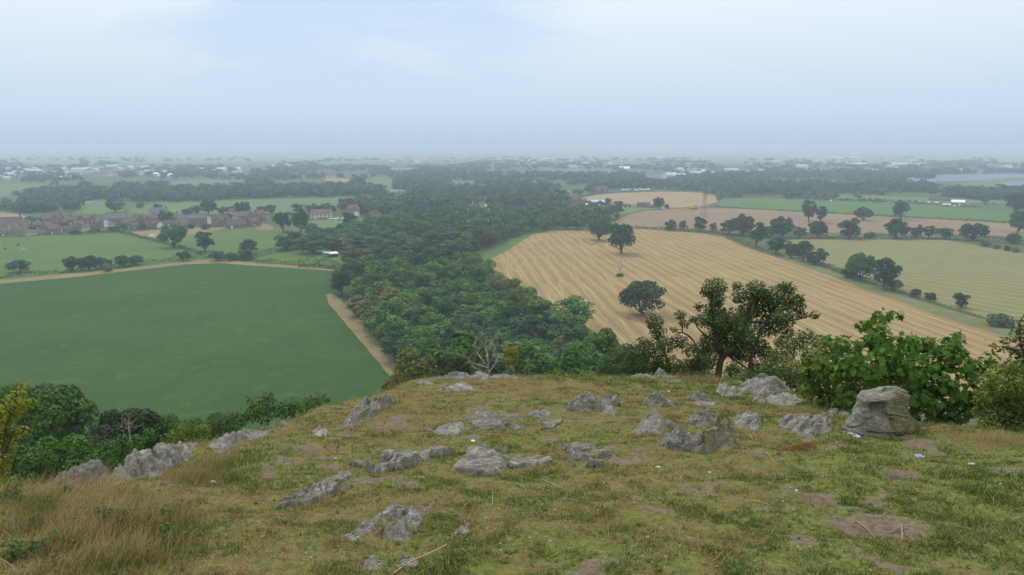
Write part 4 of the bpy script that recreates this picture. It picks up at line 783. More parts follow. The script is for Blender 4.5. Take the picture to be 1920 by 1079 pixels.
def build_turf(N=430000):
    rg = np.random.default_rng(91); phi = np.where(rg.random(N * 2) < .82, rg.uniform(R(-39.5), R(39.5), N * 2), rg.uniform(R(39.5), R(64), N * 2) * rg.choice([-1, 1], N * 2)); r = 3.6 + (20 - 3.6) * rg.random(N * 2) ** 1.25
    ok = r < Rc(phi) + 1.6; phi, r = phi[ok], r[ok]; x, y = r * np.sin(phi), r * np.cos(phi)
    g, dry, dirt = ground_masks(x, y); tuft = fbm(np.stack([x, y], -1) * 4.5, 77, 3)
    ok = (rg.random(len(x)) > dirt * 1.15) & ~in_rock(x, y) & (rg.random(len(x)) < .52 + .55 * tuft + .25 * g)
    x, y, r, g, dry, tuft, dirt = [a[ok][:N] for a in (x, y, r, g, dry, tuft, dirt)]; n = len(x)
    v = np.clip(.40 + .58 * (dry - .45) - .5 * (g - .38) + .03 + rg.normal(size=n) * .25 + .22 * dirt - .2 * tuft, 0, 1)
    h = (.011 + .014 * rg.random(n) + .014 * np.clip(tuft, 0, 1)) * (1 + .5 * g) * (.8 + r * .02); w = .0040 + .0006 * r
    mb = MB(); mb.add(*blades(x, y, h, w, v, rg, 1.1))
    k = rg.random(n) < .085; mb.add(*blades(x[k], y[k], h[k] * rg.uniform(1.5, 2.6, k.sum()), w[k] * 1.25, np.clip(v[k] + rg.normal(.12, .25, k.sum()), 0, 1), rg, 1.3, 2))
    # little rosettes of clover and plantain pressed into the grass
    k = np.nonzero((rg.random(n) < .012) & (g > .3))[0]; th = rg.uniform(0, 6.28, len(k))
    for q in range(4):
        a = th + q * 1.57 + rg.normal(size=len(k)) * .2; C = np.stack([x[k] + np.cos(a) * .012, y[k] + np.sin(a) * .012, T(x[k], y[k]) + .016], -1)
        V, F = leaf_quads(C, np.stack([np.cos(a) * .4, np.sin(a) * .4, np.ones(len(k))], -1), rg.uniform(.014, .030, len(k)), rg, .8); mb.add(V, F, np.repeat(rg.uniform(.0, .16, len(k)), 4))
    tag(mb.build('turf', M_BLADE), 'short trodden grass and moss of the hilltop', 'grass', kind='stuff'); print('turf', n)
build_turf()
def px_region(poly, n, rg):
    q = np.array(poly, float); lo, hi = q.min(0), q.max(0); out = np.zeros((0, 2))
    while len(out) < n:
        p = rg.uniform(lo, hi, (n * 2, 2)); out = np.concatenate([out, p[inpoly(p, q)]])
    out = out[:n]; gx = np.linspace(lo[0] - 5, hi[0] + 5, 14); gy = np.linspace(lo[1] - 3, hi[1] + 3, 14)
    tab = np.array([[H(a, b)[0] for b in gy] for a in gx]); i = (out[:, 0] - gx[0]) / (gx[1] - gx[0]); j = (out[:, 1] - gy[0]) / (gy[1] - gy[0])
    i0, j0 = np.clip(i.astype(int), 0, 12), np.clip(j.astype(int), 0, 12); fi, fj = (i - i0)[:, None], (j - j0)[:, None]
    w = tab[i0, j0] * (1 - fi) * (1 - fj) + tab[i0 + 1, j0] * fi * (1 - fj) + tab[i0, j0 + 1] * (1 - fi) * fj + tab[i0 + 1, j0 + 1] * fi * fj
    return w[:, 0], w[:, 1]
def tall_grass(polys, label, name='tall_grass', seed=1):
    rg = np.random.default_rng(seed + 700); mb = MB()
    for (poly, n, hr, vr, w, lean) in polys:
        x, y = px_region(poly, n, rg); x = x + rg.normal(size=n) * .16; y = y + rg.normal(size=n) * .16; tuft = fbm(np.stack([x, y], -1) * 2.0, 17, 4); ok = ~in_rock(x, y) & (tuft + rg.random(n) * .9 > .18); x, y, tuft = x[ok], y[ok], tuft[ok]; n = len(x)
        h = rg.uniform(*hr, n) * (.75 + .6 * tuft) * (1 - .35 * rg.random(n)); v = np.clip(rg.uniform(*vr, n) + .35 * fbm(np.stack([x, y], -1) * 1.1 + 5, 27, 3), 0, 1)
        mb.add(*blades(x, y, h, np.full(n, w) * rg.uniform(.7, 1.3, n), v, rg, lean, 3, rg.normal(.3, 1.1, n)))
        # feathery seed heads near the tips
    return tag(mb.build(name, M_BLADE), label, 'grass', kind='stuff')
tall_grass([([(0, 905), (110, 912), (250, 888), (330, 862), (420, 868), (440, 895), (400, 930), (330, 960), (335, 1079), (0, 1079)], 9500, (.07, .22), (.32, 1.0), .0062, 1.1), ([(0, 930), (230, 900), (330, 905), (330, 1000), (320, 1079), (0, 1079)], 1500, (.18, .40), (.75, 1.0), .0042, .7), ([(250, 880), (410, 868), (440, 890), (380, 920), (270, 930)], 3000, (.07, .19), (.45, 1.0), .0055, .9),
            ([(0, 1000), (340, 960), (380, 1000), (350, 1079), (0, 1079)], 4200, (.06, .2), (.0, .42), .006, .9), ([(330, 1020), (370, 1010), (380, 1040), (340, 1050)], 900, (.05, .13), (0, .25), .005, .8), ([(400, 880), (470, 850), (500, 870), (420, 910)], 900, (.05, .14), (.1, .5), .005, .8)],
           'tall tawny dry grass on the steep shoulder of the hill')
tall_grass([([(1490, 742), (1530, 748), (1570, 775), (1540, 782), (1500, 760)], 900, (.12, .34), (.6, 1.0), .006, .6), ([(1760, 806), (1920, 822), (1960, 850), (1780, 818)], 900, (.08, .25), (.55, 1.0), .005, .6), ([(1255, 707), (1345, 712), (1345, 722), (1260, 717)], 700, (.08, .26), (.5, 1.0), .008, .6), ([(1100, 702), (1180, 704), (1180, 708), (1100, 707)], 300, (.05, .15), (.4, .9), .008, .6)],
           'fringe of dry grass along the bushes at the hill edge', seed=2)

def leaf_litter(N=5200):
    rg = np.random.default_rng(8); phi = rg.uniform(R(-38), R(38), N); r = 3.8 + 14 * rg.random(N) ** 1.2; ok = r < Rc(phi) + .5; x, y = r[ok] * np.sin(phi[ok]), r[ok] * np.cos(phi[ok])
    g, d, b = ground_masks(x, y); ok = rg.random(len(x)) < .25 + b; x, y = x[ok], y[ok]; n = len(x); z = T(x, y) + rg.uniform(.004, .02, n)
    V, F = leaf_quads(np.stack([x, y, z], -1), rg.normal(size=(n, 3)) * .35 + np.array([0, 0, 1]), rg.uniform(.012, .038, n), rg); mb = MB(); mb.add(V, F, np.repeat(rg.random(n), 4))
    m, nt, _, _ = newmat('litter_flakes'); h = NT(nt); v = h.attr('v'); c = h.mix(h.ramp(v, 0, .5), (.10, .075, .055), (.27, .21, .14)); c = h.mix(h.ramp(v, .7, .95), c, (.28, .26, .22)); h.out(c, .9)
    tag(mb.build('leaf_litter', m), 'dead leaf bits and stone chips lying in the turf', 'leaf litter', kind='stuff')
leaf_litter()
def stone_chips(N=520):
    rg = np.random.default_rng(18); mb = MB(); cand = []
    for (cx, cy, a, d, ang, rot) in ROCKS:
        for _ in range(8): th = rg.uniform(0, 6.28); q = rg.uniform(1.0, 1.9); cand.append((cx + math.cos(th) * a * q, cy + math.sin(th) * max(d, .15) * q))
    for _ in range(N - len(cand)): ph = rg.uniform(R(-36), R(36)); r = 4 + 13 * rg.random() ** 1.2; cand.append((r * math.sin(ph), r * math.cos(ph)))
    for x, y in cand:
        if math.hypot(x, y) > Rc(math.atan2(x, y)): continue
        s_ = rg.uniform(.006, .024) * rg.uniform(.6, 1.4); V = rg.normal(size=(8, 3)); V = np.array([(-1, -1, -.5), (1, -1, -.5), (1, 1, -.5), (-1, 1, -.5), (-.7, -.7, .6), (.7, -.7, .6), (.7, .7, .6), (-.7, .7, .6)]) * (1 + V * .28) * s_ * np.array([1, .8, .7]); box_rot = rg.uniform(0, 6.28); co, si = math.cos(box_rot), math.sin(box_rot)
        V = np.stack([V[:, 0] * co - V[:, 1] * si, V[:, 0] * si + V[:, 1] * co, V[:, 2]], -1) + np.array([x, y, float(T(x, y)) + s_ * .1]); mb.add(V, BOXF, rg.random())
    tag(mb.build('stone_chips', ROCK_MID), 'small grey stone chips strewn between the rocks', 'stones', kind='stuff')
stone_chips()

# ================================================================ close trees and shrubs: stems traced, leaves one by one
MAPLE = np.array([(0, 0), (.22, -.08), (.56, .08), (.36, .28), (.64, .60), (.27, .62), (0, 1.05), (-.27, .62), (-.64, .60), (-.36, .28), (-.56, .08), (-.22, -.08)])
OAKL = np.array([(0, 0), (.20, .25), (.15, .38), (.27, .6), (.16, .8), (0, 1.0), (-.16, .8), (-.27, .6), (-.15, .38), (-.20, .25)])
OVAL = np.array([(0, 0), (.26, .32), (.22, .7), (0, 1.0), (-.22, .7), (-.26, .32)])
def leaves(C, D, N, size, shape, rg, v, fold=.18):
    """flat lobed leaves: stalk end at C, pointing along D, facing N"""
    n = len(C); D = D - N * (D * N).sum(1)[:, None] / ((N * N).sum(1)[:, None] + 1e-9); D /= np.linalg.norm(D, axis=1)[:, None] + 1e-9; N = N / (np.linalg.norm(N, axis=1)[:, None] + 1e-9); W = np.cross(D, N)
    pts = np.concatenate([[(0, .42)], shape]); m = len(pts); s = size[:, None]
    V = np.stack([C + W * s * px + D * s * py + N * s * (abs(px) * fold - .22 * py * py) for px, py in pts], 1)
    tri = np.array([(0, k, k % (m - 1) + 1) for k in range(1, m)]); F = (np.arange(n)[:, None, None] * m + tri[None]).reshape(-1, 3)
    return V.reshape(-1, 3), F, np.repeat(v, m)
def leafy(name, label, cat, base, t, clusters, size, shape, dens, colour, stems=(), depth=.8, seed=0, stemr=.02, group=None, up=.6, shell=.35, dz=0.0):
    """base: (px, py) of the foot; clusters (px, py, radius px[, depth offset m]); stems: traced limbs [(px, py), ...] with radius"""
    rg = np.random.default_rng(seed + 300); b = P(base[0], base[1], t); b[2] = float(T(b[0], b[1])) - .05
    root = empty(name, b); tag(root, label, cat, group); mb = MB(); st = MB(); hub = []
    for (limb, r0, r1) in stems:
        q = np.array([P(a, c, t + dz + .25 * math.sin(3.1 * k + seed)) for k, (a, c) in enumerate(limb)]) - b
        if limb[0][1] >= base[1] - 12: q[0] = np.array([q[0][0], q[0][1], -.1])
        for _ in range(2):
            m = np.stack([.75 * q[:-1] + .25 * q[1:], .25 * q[:-1] + .75 * q[1:]], 1).reshape(-1, 3); q = np.concatenate([q[:1], m, q[-1:]])
        tube(st, q, np.linspace(r0, r1, len(q)), 8); hub += list(q[2:])
    hub = np.array(hub) if hub else np.array([[0, 0, .2]])
    for cl in clusters:
        cx, cy, rp = cl[:3]; off = cl[3] if len(cl) > 3 else rg.uniform(-depth, depth)
        tt = t + off; c = P(cx, cy, tt) - b; r = rp / FPX * tt; n = max(6, int(dens * (rp / FPX * tt / size) ** 2))
        d = rg.normal(size=(n, 3)); d /= np.linalg.norm(d, axis=1)[:, None]; rad = r * (rg.random(n) ** shell); p = c + d * rad[:, None] * np.array([1.05, 1.0, .92])
        k = np.argmin(np.linalg.norm(hub - c, axis=1)); a = hub[k]; mid = (a + c) / 2 + rg.normal(size=3) * r * .25
        tube(st, [a, mid, c], [stemr, stemr * .7, stemr * .35], 5)
        for q in p[:: max(1, n // 7)]: tube(st, [c, (c + q) / 2 + rg.normal(size=3) * r * .1, q], [stemr * .4, stemr * .3, stemr * .15], 4)
        N = np.array([0, 0, up]) + d * .45 + rg.normal(size=(n, 3)) * .42 + np.array([0, -.25, 0]); D = d + rg.normal(size=(n, 3)) * .5 + np.array([0, 0, -.35])
        mb.add(*leaves(p, D, N, size * rg.uniform(.65, 1.25, n), shape, rg, np.clip(rg.normal(.42, .2, n) + rg.normal() * .1, 0, 1)))
    f = mb.build('foliage', M_LEAF, root); f.color = tuple(GREENS[colour]) + (1,) if isinstance(colour, str) else tuple(colour) + (1,)
    st.build('stems', M_BARK, root, True)
    return root
leafy('oak_tree', 'gnarled small oak with crooked trunk at the crest above the stubble', 'tree', (1344, 712), 24, [(1340, 540, 22), (1345, 560, 15), (1322, 548, 9), (1382, 536, 9), (1386, 556, 14), (1418, 545, 22), (1430, 570, 28), (1460, 560, 28), (1480, 540, 12), (1492, 570, 18), (1503, 588, 10), (1527, 591, 8), (1470, 595, 22), (1440, 610, 24), (1340, 582, 20), (1320, 600, 16), (1352, 606, 26), (1380, 600, 26), (1400, 625, 26), (1370, 640, 28), (1340, 640, 26), (1316, 652, 16), (1328, 672, 18), (1300, 598, 7), (1311, 574, 8), (1390, 660, 24), (1422, 650, 20), (1442, 668, 16), (1425, 692, 18), (1376, 692, 14), (1405, 580, 20), (1476, 622, 12), (1312, 680, 16), (1466, 640, 10), (1500, 560, 9), (1468, 536, 8)],
      .078, OAKL, 34, (.042, .092, .018), [([(1343, 716), (1348, 690), (1353, 672), (1372, 655), (1392, 622), (1410, 590), (1414, 560), (1424, 545)], .12, .03), ([(1353, 672), (1342, 640), (1340, 600), (1332, 570), (1338, 542)], .07, .02), ([(1404, 604), (1450, 606), (1490, 601), (1525, 591)], .05, .015), ([(1404, 714), (1406, 680), (1412, 655), (1428, 620), (1444, 590), (1478, 542)], .07, .02), ([(1362, 664), (1385, 680), (1402, 692)], .05, .02), ([(1340, 640), (1312, 622), (1300, 600)], .04, .012)], depth=.7, seed=1, stemr=.016)
leafy('oak_tree', 'straggling oak scrub with sprigs of leaf, beside the crooked small oak', 'tree', (1262, 716), 23, [(1226, 604, 16), (1233, 622, 16), (1204, 645, 14), (1225, 655, 22), (1250, 645, 18), (1274, 640, 15), (1292, 655, 13), (1275, 590, 10), (1284, 606, 9), (1262, 617, 6), (1195, 666, 18), (1215, 686, 24), (1250, 682, 24), (1285, 690, 20), (1300, 676, 14), (1180, 690, 20), (1240, 700, 20), (1300, 705, 18)],
      .078, OAKL, 27, (.052, .092, .020), [([(1262, 718), (1256, 680), (1238, 650), (1226, 610)], .06, .015), ([(1320, 716), (1312, 660), (1292, 626), (1262, 622)], .05, .014), ([(1280, 622), (1277, 605), (1274, 586)], .02, .01)], depth=.8, seed=2, stemr=.014)
leafy('sycamore_shrub', 'big leaved sycamore shrub behind the hollowed boulder', 'shrub', (1670, 800), 12.6, [(1655, 592, 13), (1682, 588, 9), (1644, 606, 17), (1618, 612, 9), (1650, 626, 20), (1640, 646, 24), (1668, 656, 22), (1590, 650, 22), (1600, 690, 30), (1640, 690, 32), (1680, 680, 30), (1720, 652, 24), (1746, 650, 18), (1760, 672, 24), (1790, 640, 16), (1797, 628, 9), (1786, 660, 22), (1800, 684, 26), (1720, 690, 30), (1760, 712, 30), (1690, 722, 30), (1740, 742, 30, -.5), (1784, 742, 30, -.4), (1830, 692, 20), (1858, 674, 14), (1840, 722, 26), (1822, 756, 26, -.4), (1790, 775, 26, -.5), (1742, 780, 24), (1640, 735, 30, .4), (1690, 760, 30, .5), (1600, 740, 26, .4), (1760, 795, 18), (1700, 640, 16), (1660, 710, 34, .6), (1720, 730, 34, .7)],
      .10, MAPLE, 16, (.078, .165, .020), [([(1670, 802), (1664, 740), (1655, 670), (1655, 600)], .045, .012), ([(1700, 802), (1730, 740), (1770, 690), (1792, 640)], .04, .012), ([(1740, 802), (1800, 740), (1840, 700)], .035, .012)], depth=.55, seed=3, stemr=.012)
leafy('sycamore_shrub', 'sycamore bush with a few yellowing leaves beyond the long crag', 'shrub', (1560, 772), 13.6, [(1560, 650, 22), (1530, 680, 24), (1560, 690, 30), (1592, 690, 26), (1540, 720, 28), (1580, 732, 28), (1618, 730, 24), (1560, 752, 20), (1535, 748, 16), (1510, 700, 16), (1590, 760, 24), (1620, 765, 22), (1515, 730, 14)],
      .095, MAPLE, 16, (.090, .160, .020), [([(1560, 776), (1552, 720), (1550, 660)], .04, .012), ([(1590, 776), (1596, 720), (1596, 680)], .03, .01)], depth=.6, seed=4, stemr=.012)
leafy('hawthorn_shrub', 'yellow green small leaved shrub past the sycamore', 'shrub', (1890, 838), 11.4, [(1870, 742, 28), (1900, 722, 24), (1902, 770, 32), (1862, 780, 28), (1850, 802, 20), (1912, 800, 28), (1882, 812, 22), (1930, 740, 30), (1940, 790, 30), (1840, 770, 14), (1880, 700, 20), (1860, 715, 18), (1850, 745, 20), (1910, 690, 20), (1925, 710, 24), (1895, 750, 28), (1970, 760, 34), (1980, 800, 32), (2020, 790, 34), (2050, 820, 30), (2010, 840, 28), (1950, 820, 28), (2080, 790, 26)], .055, OVAL, 26, (.120, .172, .022), [([(1890, 842), (1885, 780), (1890, 720)], .03, .01)], depth=.5, seed=5, stemr=.009)
leafy('hawthorn_shrub', 'dark low scrub banked behind the pointed pale rock', 'shrub', (1215, 712), 29, [(1150, 676, 18), (1170, 668, 18), (1190, 684, 20), (1160, 694, 18), (1215, 694, 20), (1240, 690, 18), (1265, 696, 18), (1290, 700, 16), (1136, 690, 14), (1180, 702, 14), (1250, 704, 14), (1205, 668, 14), (1128, 700, 12)], .07, OVAL, 16, (.045, .092, .026), [([(1215, 716), (1210, 690), (1200, 670)], .03, .01)], depth=1.0, seed=31, stemr=.01)
leafy('hawthorn_shrub', 'low dark bushes filling the gap under the crooked small oak', 'shrub', (1360, 722), 27, [(1310, 698, 16), (1332, 704, 14), (1372, 702, 16), (1396, 696, 16), (1420, 700, 18), (1444, 694, 16), (1322, 688, 14), (1440, 712, 12), (1300, 690, 14), (1466, 700, 18), (1490, 712, 16), (1412, 684, 12)], .07, OVAL, 15, (.050, .098, .026), [([(1360, 726), (1372, 706), (1390, 696)], .03, .01)], depth=.9, seed=32, stemr=.01)
leafy('oak_tree', 'bronze tinged oak branches reaching in above the yellow green shrub', 'tree', (1945, 850), 15, [(1912, 610, 14), (1900, 640, 18), (1916, 662, 18), (1880, 650, 10), (1906, 692, 22), (1861, 650, 6), (1935, 630, 20), (1940, 680, 24), (1965, 600, 26), (1990, 640, 28), (2020, 610, 24), (1980, 690, 28), (2030, 670, 28), (2060, 640, 22), (2010, 730, 26), (2060, 710, 24), (1960, 740, 24), (1950, 570, 16), (1995, 575, 18), (1885, 690, 14), (1930, 720, 20)], .085, OAKL, 16, (.085, .098, .022), [([(1945, 852), (1935, 720), (1915, 660), (1880, 650)], .07, .014), ([(1928, 690), (1912, 640), (1912, 604)], .03, .01)], depth=.5, seed=6, stemr=.012)
leafy('hawthorn_shrub', 'tangled light green scrub between small oak and sycamore', 'shrub', (1480, 742), 18, [(1490, 642, 18), (1512, 630, 16), (1540, 640, 14), (1470, 662, 20), (1450, 692, 22), (1480, 692, 26), (1502, 722, 26), (1452, 722, 14), (1420, 712, 14), (1522, 662, 22), (1430, 700, 16), (1516, 690, 20), (1460, 640, 9), (1384, 712, 12), (1402, 706, 14)], .062, OVAL, 26, (.075, .122, .026), [([(1480, 746), (1482, 700), (1490, 650)], .03, .01), ([(1510, 748), (1515, 690), (1525, 640)], .03, .01)], depth=.8, seed=7, stemr=.009)
leafy('ash_sapling', 'yellow green sapling leaning in over the dark trees', 'tree', (8, 925), 10.5, [(42, 722, 6), (36, 736, 9), (24, 752, 13), (48, 758, 10), (62, 752, 5), (8, 776, 18), (28, 772, 12), (4, 806, 18), (26, 810, 14), (44, 808, 9), (10, 838, 18), (-15, 780, 24), (-15, 830, 24), (2, 868, 18), (-20, 870, 24), (4, 900, 16)], .05, OVAL, 26, (.215, .235, .020), [([(4, 930), (2, 860), (14, 780), (40, 722)], .022, .006), ([(4, 860), (24, 812), (46, 806)], .01, .005)], depth=.35, seed=8, stemr=.007)
leafy('elder_shrub', 'leafy green shrub just over the mossy crest, nearest the crop field', 'shrub', (505, 792), 21, [(480, 760, 18), (500, 750, 13), (466, 748, 8), (512, 768, 18), (452, 782, 16), (472, 778, 16), (530, 772, 14), (492, 784, 16), (505, 742, 7)], .085, OVAL, 16, (.065, .130, .022), [([(505, 796), (500, 770), (498, 746)], .03, .01)], depth=.6, seed=9, stemr=.01)
leafy('elder_shrub', 'low green shrub topping the crest beside another, closer to the bare slope', 'shrub', (575, 770), 21, [(544, 760, 16), (570, 752, 17), (598, 748, 12), (556, 768, 16), (586, 758, 14), (612, 748, 6)], .085, OVAL, 16, (.078, .140, .022), [([(575, 775), (572, 760), (580, 748)], .03, .01)], depth=.6, seed=10, stemr=.01)
leafy('elder_shrub', 'yellowish green bush above the pale ledge', 'shrub', (350, 836), 17, [(345, 812, 18), (365, 808, 16), (330, 818, 14), (384, 806, 12), (350, 826, 16), (312, 822, 10)], .06, OVAL, 16, (.115, .165, .022), [([(350, 838), (350, 820), (352, 808)], .02, .01)], depth=.5, seed=11, stemr=.008)
leafy('elder_shrub', 'fresh green bush over the long grey ledge', 'shrub', (230, 880), 17, [(200, 842, 20), (228, 832, 18), (254, 828, 16), (280, 815, 14), (180, 860, 16), (220, 855, 20), (250, 845, 16)], .06, OVAL, 16, (.075, .150, .026), [([(230, 885), (225, 855), (230, 835)], .02, .01)], depth=.5, seed=12, stemr=.008)
leafy('elder_shrub', 'green scrub running down from the pale ledge', 'shrub', (410, 815), 24, [(400, 796, 14), (425, 786, 14), (385, 800, 12), (440, 780, 10), (412, 802, 12)], .08, OVAL, 16, (.062, .120, .024), [([(410, 818), (410, 800), (415, 788)], .02, .01)], depth=.5, seed=13, stemr=.008)
KINDS['near'] = []; KINDS['nearsmall'] = []
make_kind('near', [((600 + i, 9, 9, .5, 26, 6500, .36, .85, (.22, .36), .07), .25) for i in range(3)])
for (px, yt, t, w, c, lab) in [(92, 724, 64, 190, 'mid', 'largest leafy tree below the steep edge'), (60, 716, 82, 150, 'blue', 'bluish treetop showing above the largest leafy tree'), (10, 720, 70, 90, 'mid', 'green tree behind the yellow sapling'), (110, 812, 44, 150, 'mid', 'lower rounded tree beneath the largest leafy tree'), (36, 835, 34, 130, 'mid', 'leafy tree close under the tall dry grass'), (178, 800, 50, 100, 'blue', 'bluish shaded tree between two leafy crowns'),
                               (236, 762, 52, 124, 'dark', 'domed tree with bare dead branches through it'), (300, 772, 54, 110, 'mid', 'green tree beside the domed one with dead branches'), (350, 782, 46, 90, 'mid', 'lower green tree next along the steep edge'), (415, 770, 44, 84, 'mid', 'green treetop near the leafy crest shrub'), (200, 842, 30, 90, 'mid', 'small green tree behind the long grey ledge')]:
    tree_hill('near', px, yt, t, w, c, 'broadleaf_tree', lab)
for (px, yt, t, w, c, lab) in [(1965, 668, 40, 150, 'mid', 'green tree at the frame edge behind the bronze tinged oak'), (2130, 690, 36, 190, 'dark', 'dark tree on the slope past the yellow green shrub'), (2300, 700, 50, 200, 'mid', 'outermost green tree on the slope past the yellow green shrub')]:
    tree_hill('near', px, yt, t, w, c, 'broadleaf_tree', lab)

# ---- bare dead trees
def bare(name, label, cat, b, limbs, mat, twigs=0, seed=0, tw=.25):
    rg = np.random.default_rng(seed); root = empty(name, b); tag(root, label, cat)
    for k, (pts, r0, r1) in enumerate(limbs):
        q = np.array(pts) - np.array(b); m = MB()
        for _ in range(2):
            z = np.stack([.75 * q[:-1] + .25 * q[1:], .25 * q[:-1] + .75 * q[1:]], 1).reshape(-1, 3); q = np.concatenate([q[:1], z, q[-1:]])
        tube(m, q, np.linspace(r0, r1, len(q)), 7)
        for _ in range(twigs):
            a = q[rg.integers(len(q) // 3, len(q))]; L = tw * rg.uniform(.5, 1.6); d = rg.normal(size=3) + np.array([0, 0, .7]); d /= np.linalg.norm(d)
            e1 = a + d * L * .5 + rg.normal(size=3) * L * .12; e2 = a + d * L + rg.normal(size=3) * L * .2; tube(m, [a, e1, e2], [r1 * 1.1, r1 * .8, r1 * .35], 4)
        m.build('trunk' if k == 0 else 'branch', mat, root, True)
    return root
tD = 27; bD = P(915, 716, tD); bD[2] = float(T(bD[0], bD[1])); rgd = np.random.default_rng(4)
def LD(*p): return [bD + np.array([0, 0, -.2]) if q is None else P(q[0], q[1], tD + rgd.uniform(-.5, .5)) for q in p]
bare('dead_tree', 'bare pale dead tree standing over the white crest rocks', 'tree', bD, [(LD(None, (916, 696), (915, 672), (910, 650), (908, 632)), .045, .008), (LD((916, 692), (905, 676), (893, 660), (886, 646)), .025, .007), (LD((916, 684), (924, 668), (930, 650), (934, 636)), .014, .005), (LD((917, 698), (928, 684), (936, 668)), .018, .006), (LD((914, 690), (898, 684), (882, 680), (878, 672)), .019, .006), (LD((915, 704), (898, 694), (884, 686)), .016, .006), (LD((912, 662), (920, 648), (922, 634)), .014, .005)], M_DEADWOOD, 14, 3, .36)
bP = G(1162, 517); tP = Dp(1162, 517)
def LP(*p): return [bP + np.array([0, 0, -.3]) if q is None else P(q[0], q[1], tP + rgd.uniform(-1, 1)) for q in p]
bare('dead_tree', 'bleached dead trunk with broken limbs in the golden stubble', 'tree', bP, [(LP(None, (1162, 508), (1162, 500), (1164, 494), (1166, 487)), .75, .18), (LP((1162, 503), (1156, 499), (1150, 497), (1146, 494)), .35, .12), (LP((1162, 500), (1158, 494), (1154, 490)), .25, .1), (LP((1163, 506), (1166, 500), (1167, 495)), .3, .1)], M_DEADWOOD, 3, 5, 1.6)
tree_px('bush', 1162, 519, 512, 17, 'mid', 'bush', 'nettle patch round the foot of the bleached dead trunk', cat='bush')
bE = P(246, 860, 48); bE[2] = float(T(bE[0], bE[1]))
def LE(*p): return [bE if q is None else P(q[0], q[1], 47 + rgd.uniform(-1, 0)) for q in p]
bare('dead_tree', 'tangle of bare silvery branches poking from the domed tree', 'tree', bE, [(LE(None, (244, 815), (240, 796), (243, 780), (250, 768)), .075, .018), (LE((243, 800), (252, 788), (264, 778), (270, 772)), .034, .012), (LE((242, 798), (232, 785), (228, 774)), .034, .012), (LE((244, 808), (256, 800), (268, 798)), .03, .012), (LE((243, 806), (230, 800), (220, 806)), .03, .012)], M_TWIG, 9, 8, .5)

# ---- brambles, dry stalks, twigs and litter on the turf
for (px, py, w, c, lab, sd) in [(205, 985, 200, (.085, .135, .030), 'low bramble patch in the tall dry grass', 21), (70, 1050, 150, (.085, .145, .035), 'bramble leaves in the lowest corner of the dry grass', 22), (20, 935, 60, (.05, .11, .026), 'dark nettle leaves at the very edge of the dry grass', 23), (300, 1010, 100, (.08, .13, .032), 'small bramble clump where dry grass meets turf', 24)]:
    p, t = H(px, py); rg = np.random.default_rng(sd); cl = [(px + rg.normal() * w * .36, py - 4 + rg.normal() * w * .12, rg.uniform(7, 15), rg.normal() * .1) for _ in range(int(w / 7))]
    leafy('bramble', lab, 'bramble', (px, py), t, cl, .036, OVAL, 13.0, c, [], depth=.2, seed=sd, stemr=.0018)
def stem(name, label, pts, r, mat, cat, lift=.01, group=None):
    q = []
    for (px, py, hh) in pts:
        p, t = H(px, py); q.append(p + np.array([0, 0, lift + hh]))
    q = np.array(q); b = q[0].copy(); q = q - b
    for _ in range(2):
        z = np.stack([.75 * q[:-1] + .25 * q[1:], .25 * q[:-1] + .75 * q[1:]], 1).reshape(-1, 3); q = np.concatenate([q[:1], z, q[-1:]])
    mb = MB(); tube(mb, q, np.linspace(r, r * .5, len(q)), 6); return tag(mb.build(name, mat, None, True, b), label, cat, group)
for lab, pts, r, m in [('pale bent stick lying low in the turf', [(738, 1078, .0), (770, 1058, .01), (806, 1046, .02), (838, 1028, .01)], .008, M_STRAW), ('thin stem leaning by the broken flat outcrop', [(880, 893, 0), (900, 885, .02), (914, 879, .02)], .006, M_STRAW), ('curved dead stem in mid turf', [(968, 908, 0), (980, 916, .02), (988, 924, 0)], .006, M_TWIG), ('straight straw stalk in mid turf', [(1016, 902, 0), (1035, 910, .01), (1058, 919, 0)], .004, M_STRAW), ('long stem against the fissured rock', [(1184, 816, 0), (1194, 806, .02), (1202, 798, .03)], .007, M_STRAW),
                       ('pale stalk above the half buried rock', [(1050, 834, 0), (1066, 838, .01), (1096, 838, .01)], .006, M_STRAW), ('stick across the bare patch, thicker of two', [(1605, 980, 0), (1625, 995, .01), (1640, 1012, 0)], .007, M_TWIG), ('forked twig on the bare patch', [(1668, 1002, 0), (1690, 992, .015), (1710, 988, .01)], .006, M_STRAW), ('short twig standing on the bare patch', [(1692, 1016, 0), (1690, 1004, .03), (1688, 994, .04)], .005, M_STRAW), ('pale stalk by the lichen covered rock foot', [(1380, 836, 0), (1394, 832, .02), (1420, 835, .01)], .006, M_STRAW), ('dry stem under the craggy rock', [(1262, 842, 0), (1272, 836, .02), (1282, 832, .02)], .008, M_STRAW), ('thin stick beside the reddish fern heap', [(1436, 850, 0), (1446, 860, .01), (1450, 868, .0)], .006, M_STRAW), ('long straw near the hollow', [(1510, 893, 0), (1525, 892, .01), (1536, 892, 0)], .004, M_STRAW), ('thin upright straw in mid turf', [(924, 950, 0), (924, 940, .02), (923, 924, .03)], .004, M_STRAW),
                       ('pale stalk over the turf by the grooved rock', [(1438, 783, 0), (1455, 781, .01), (1474, 780, 0)], .007, M_STRAW), ('straw on the brown soil by the small bare patch', [(1406, 941, 0), (1424, 945, .01), (1444, 949, 0)], .005, M_STRAW)]:
    stem('twig', lab, pts, r, m, 'twig', group='twigs and stalks on the turf')
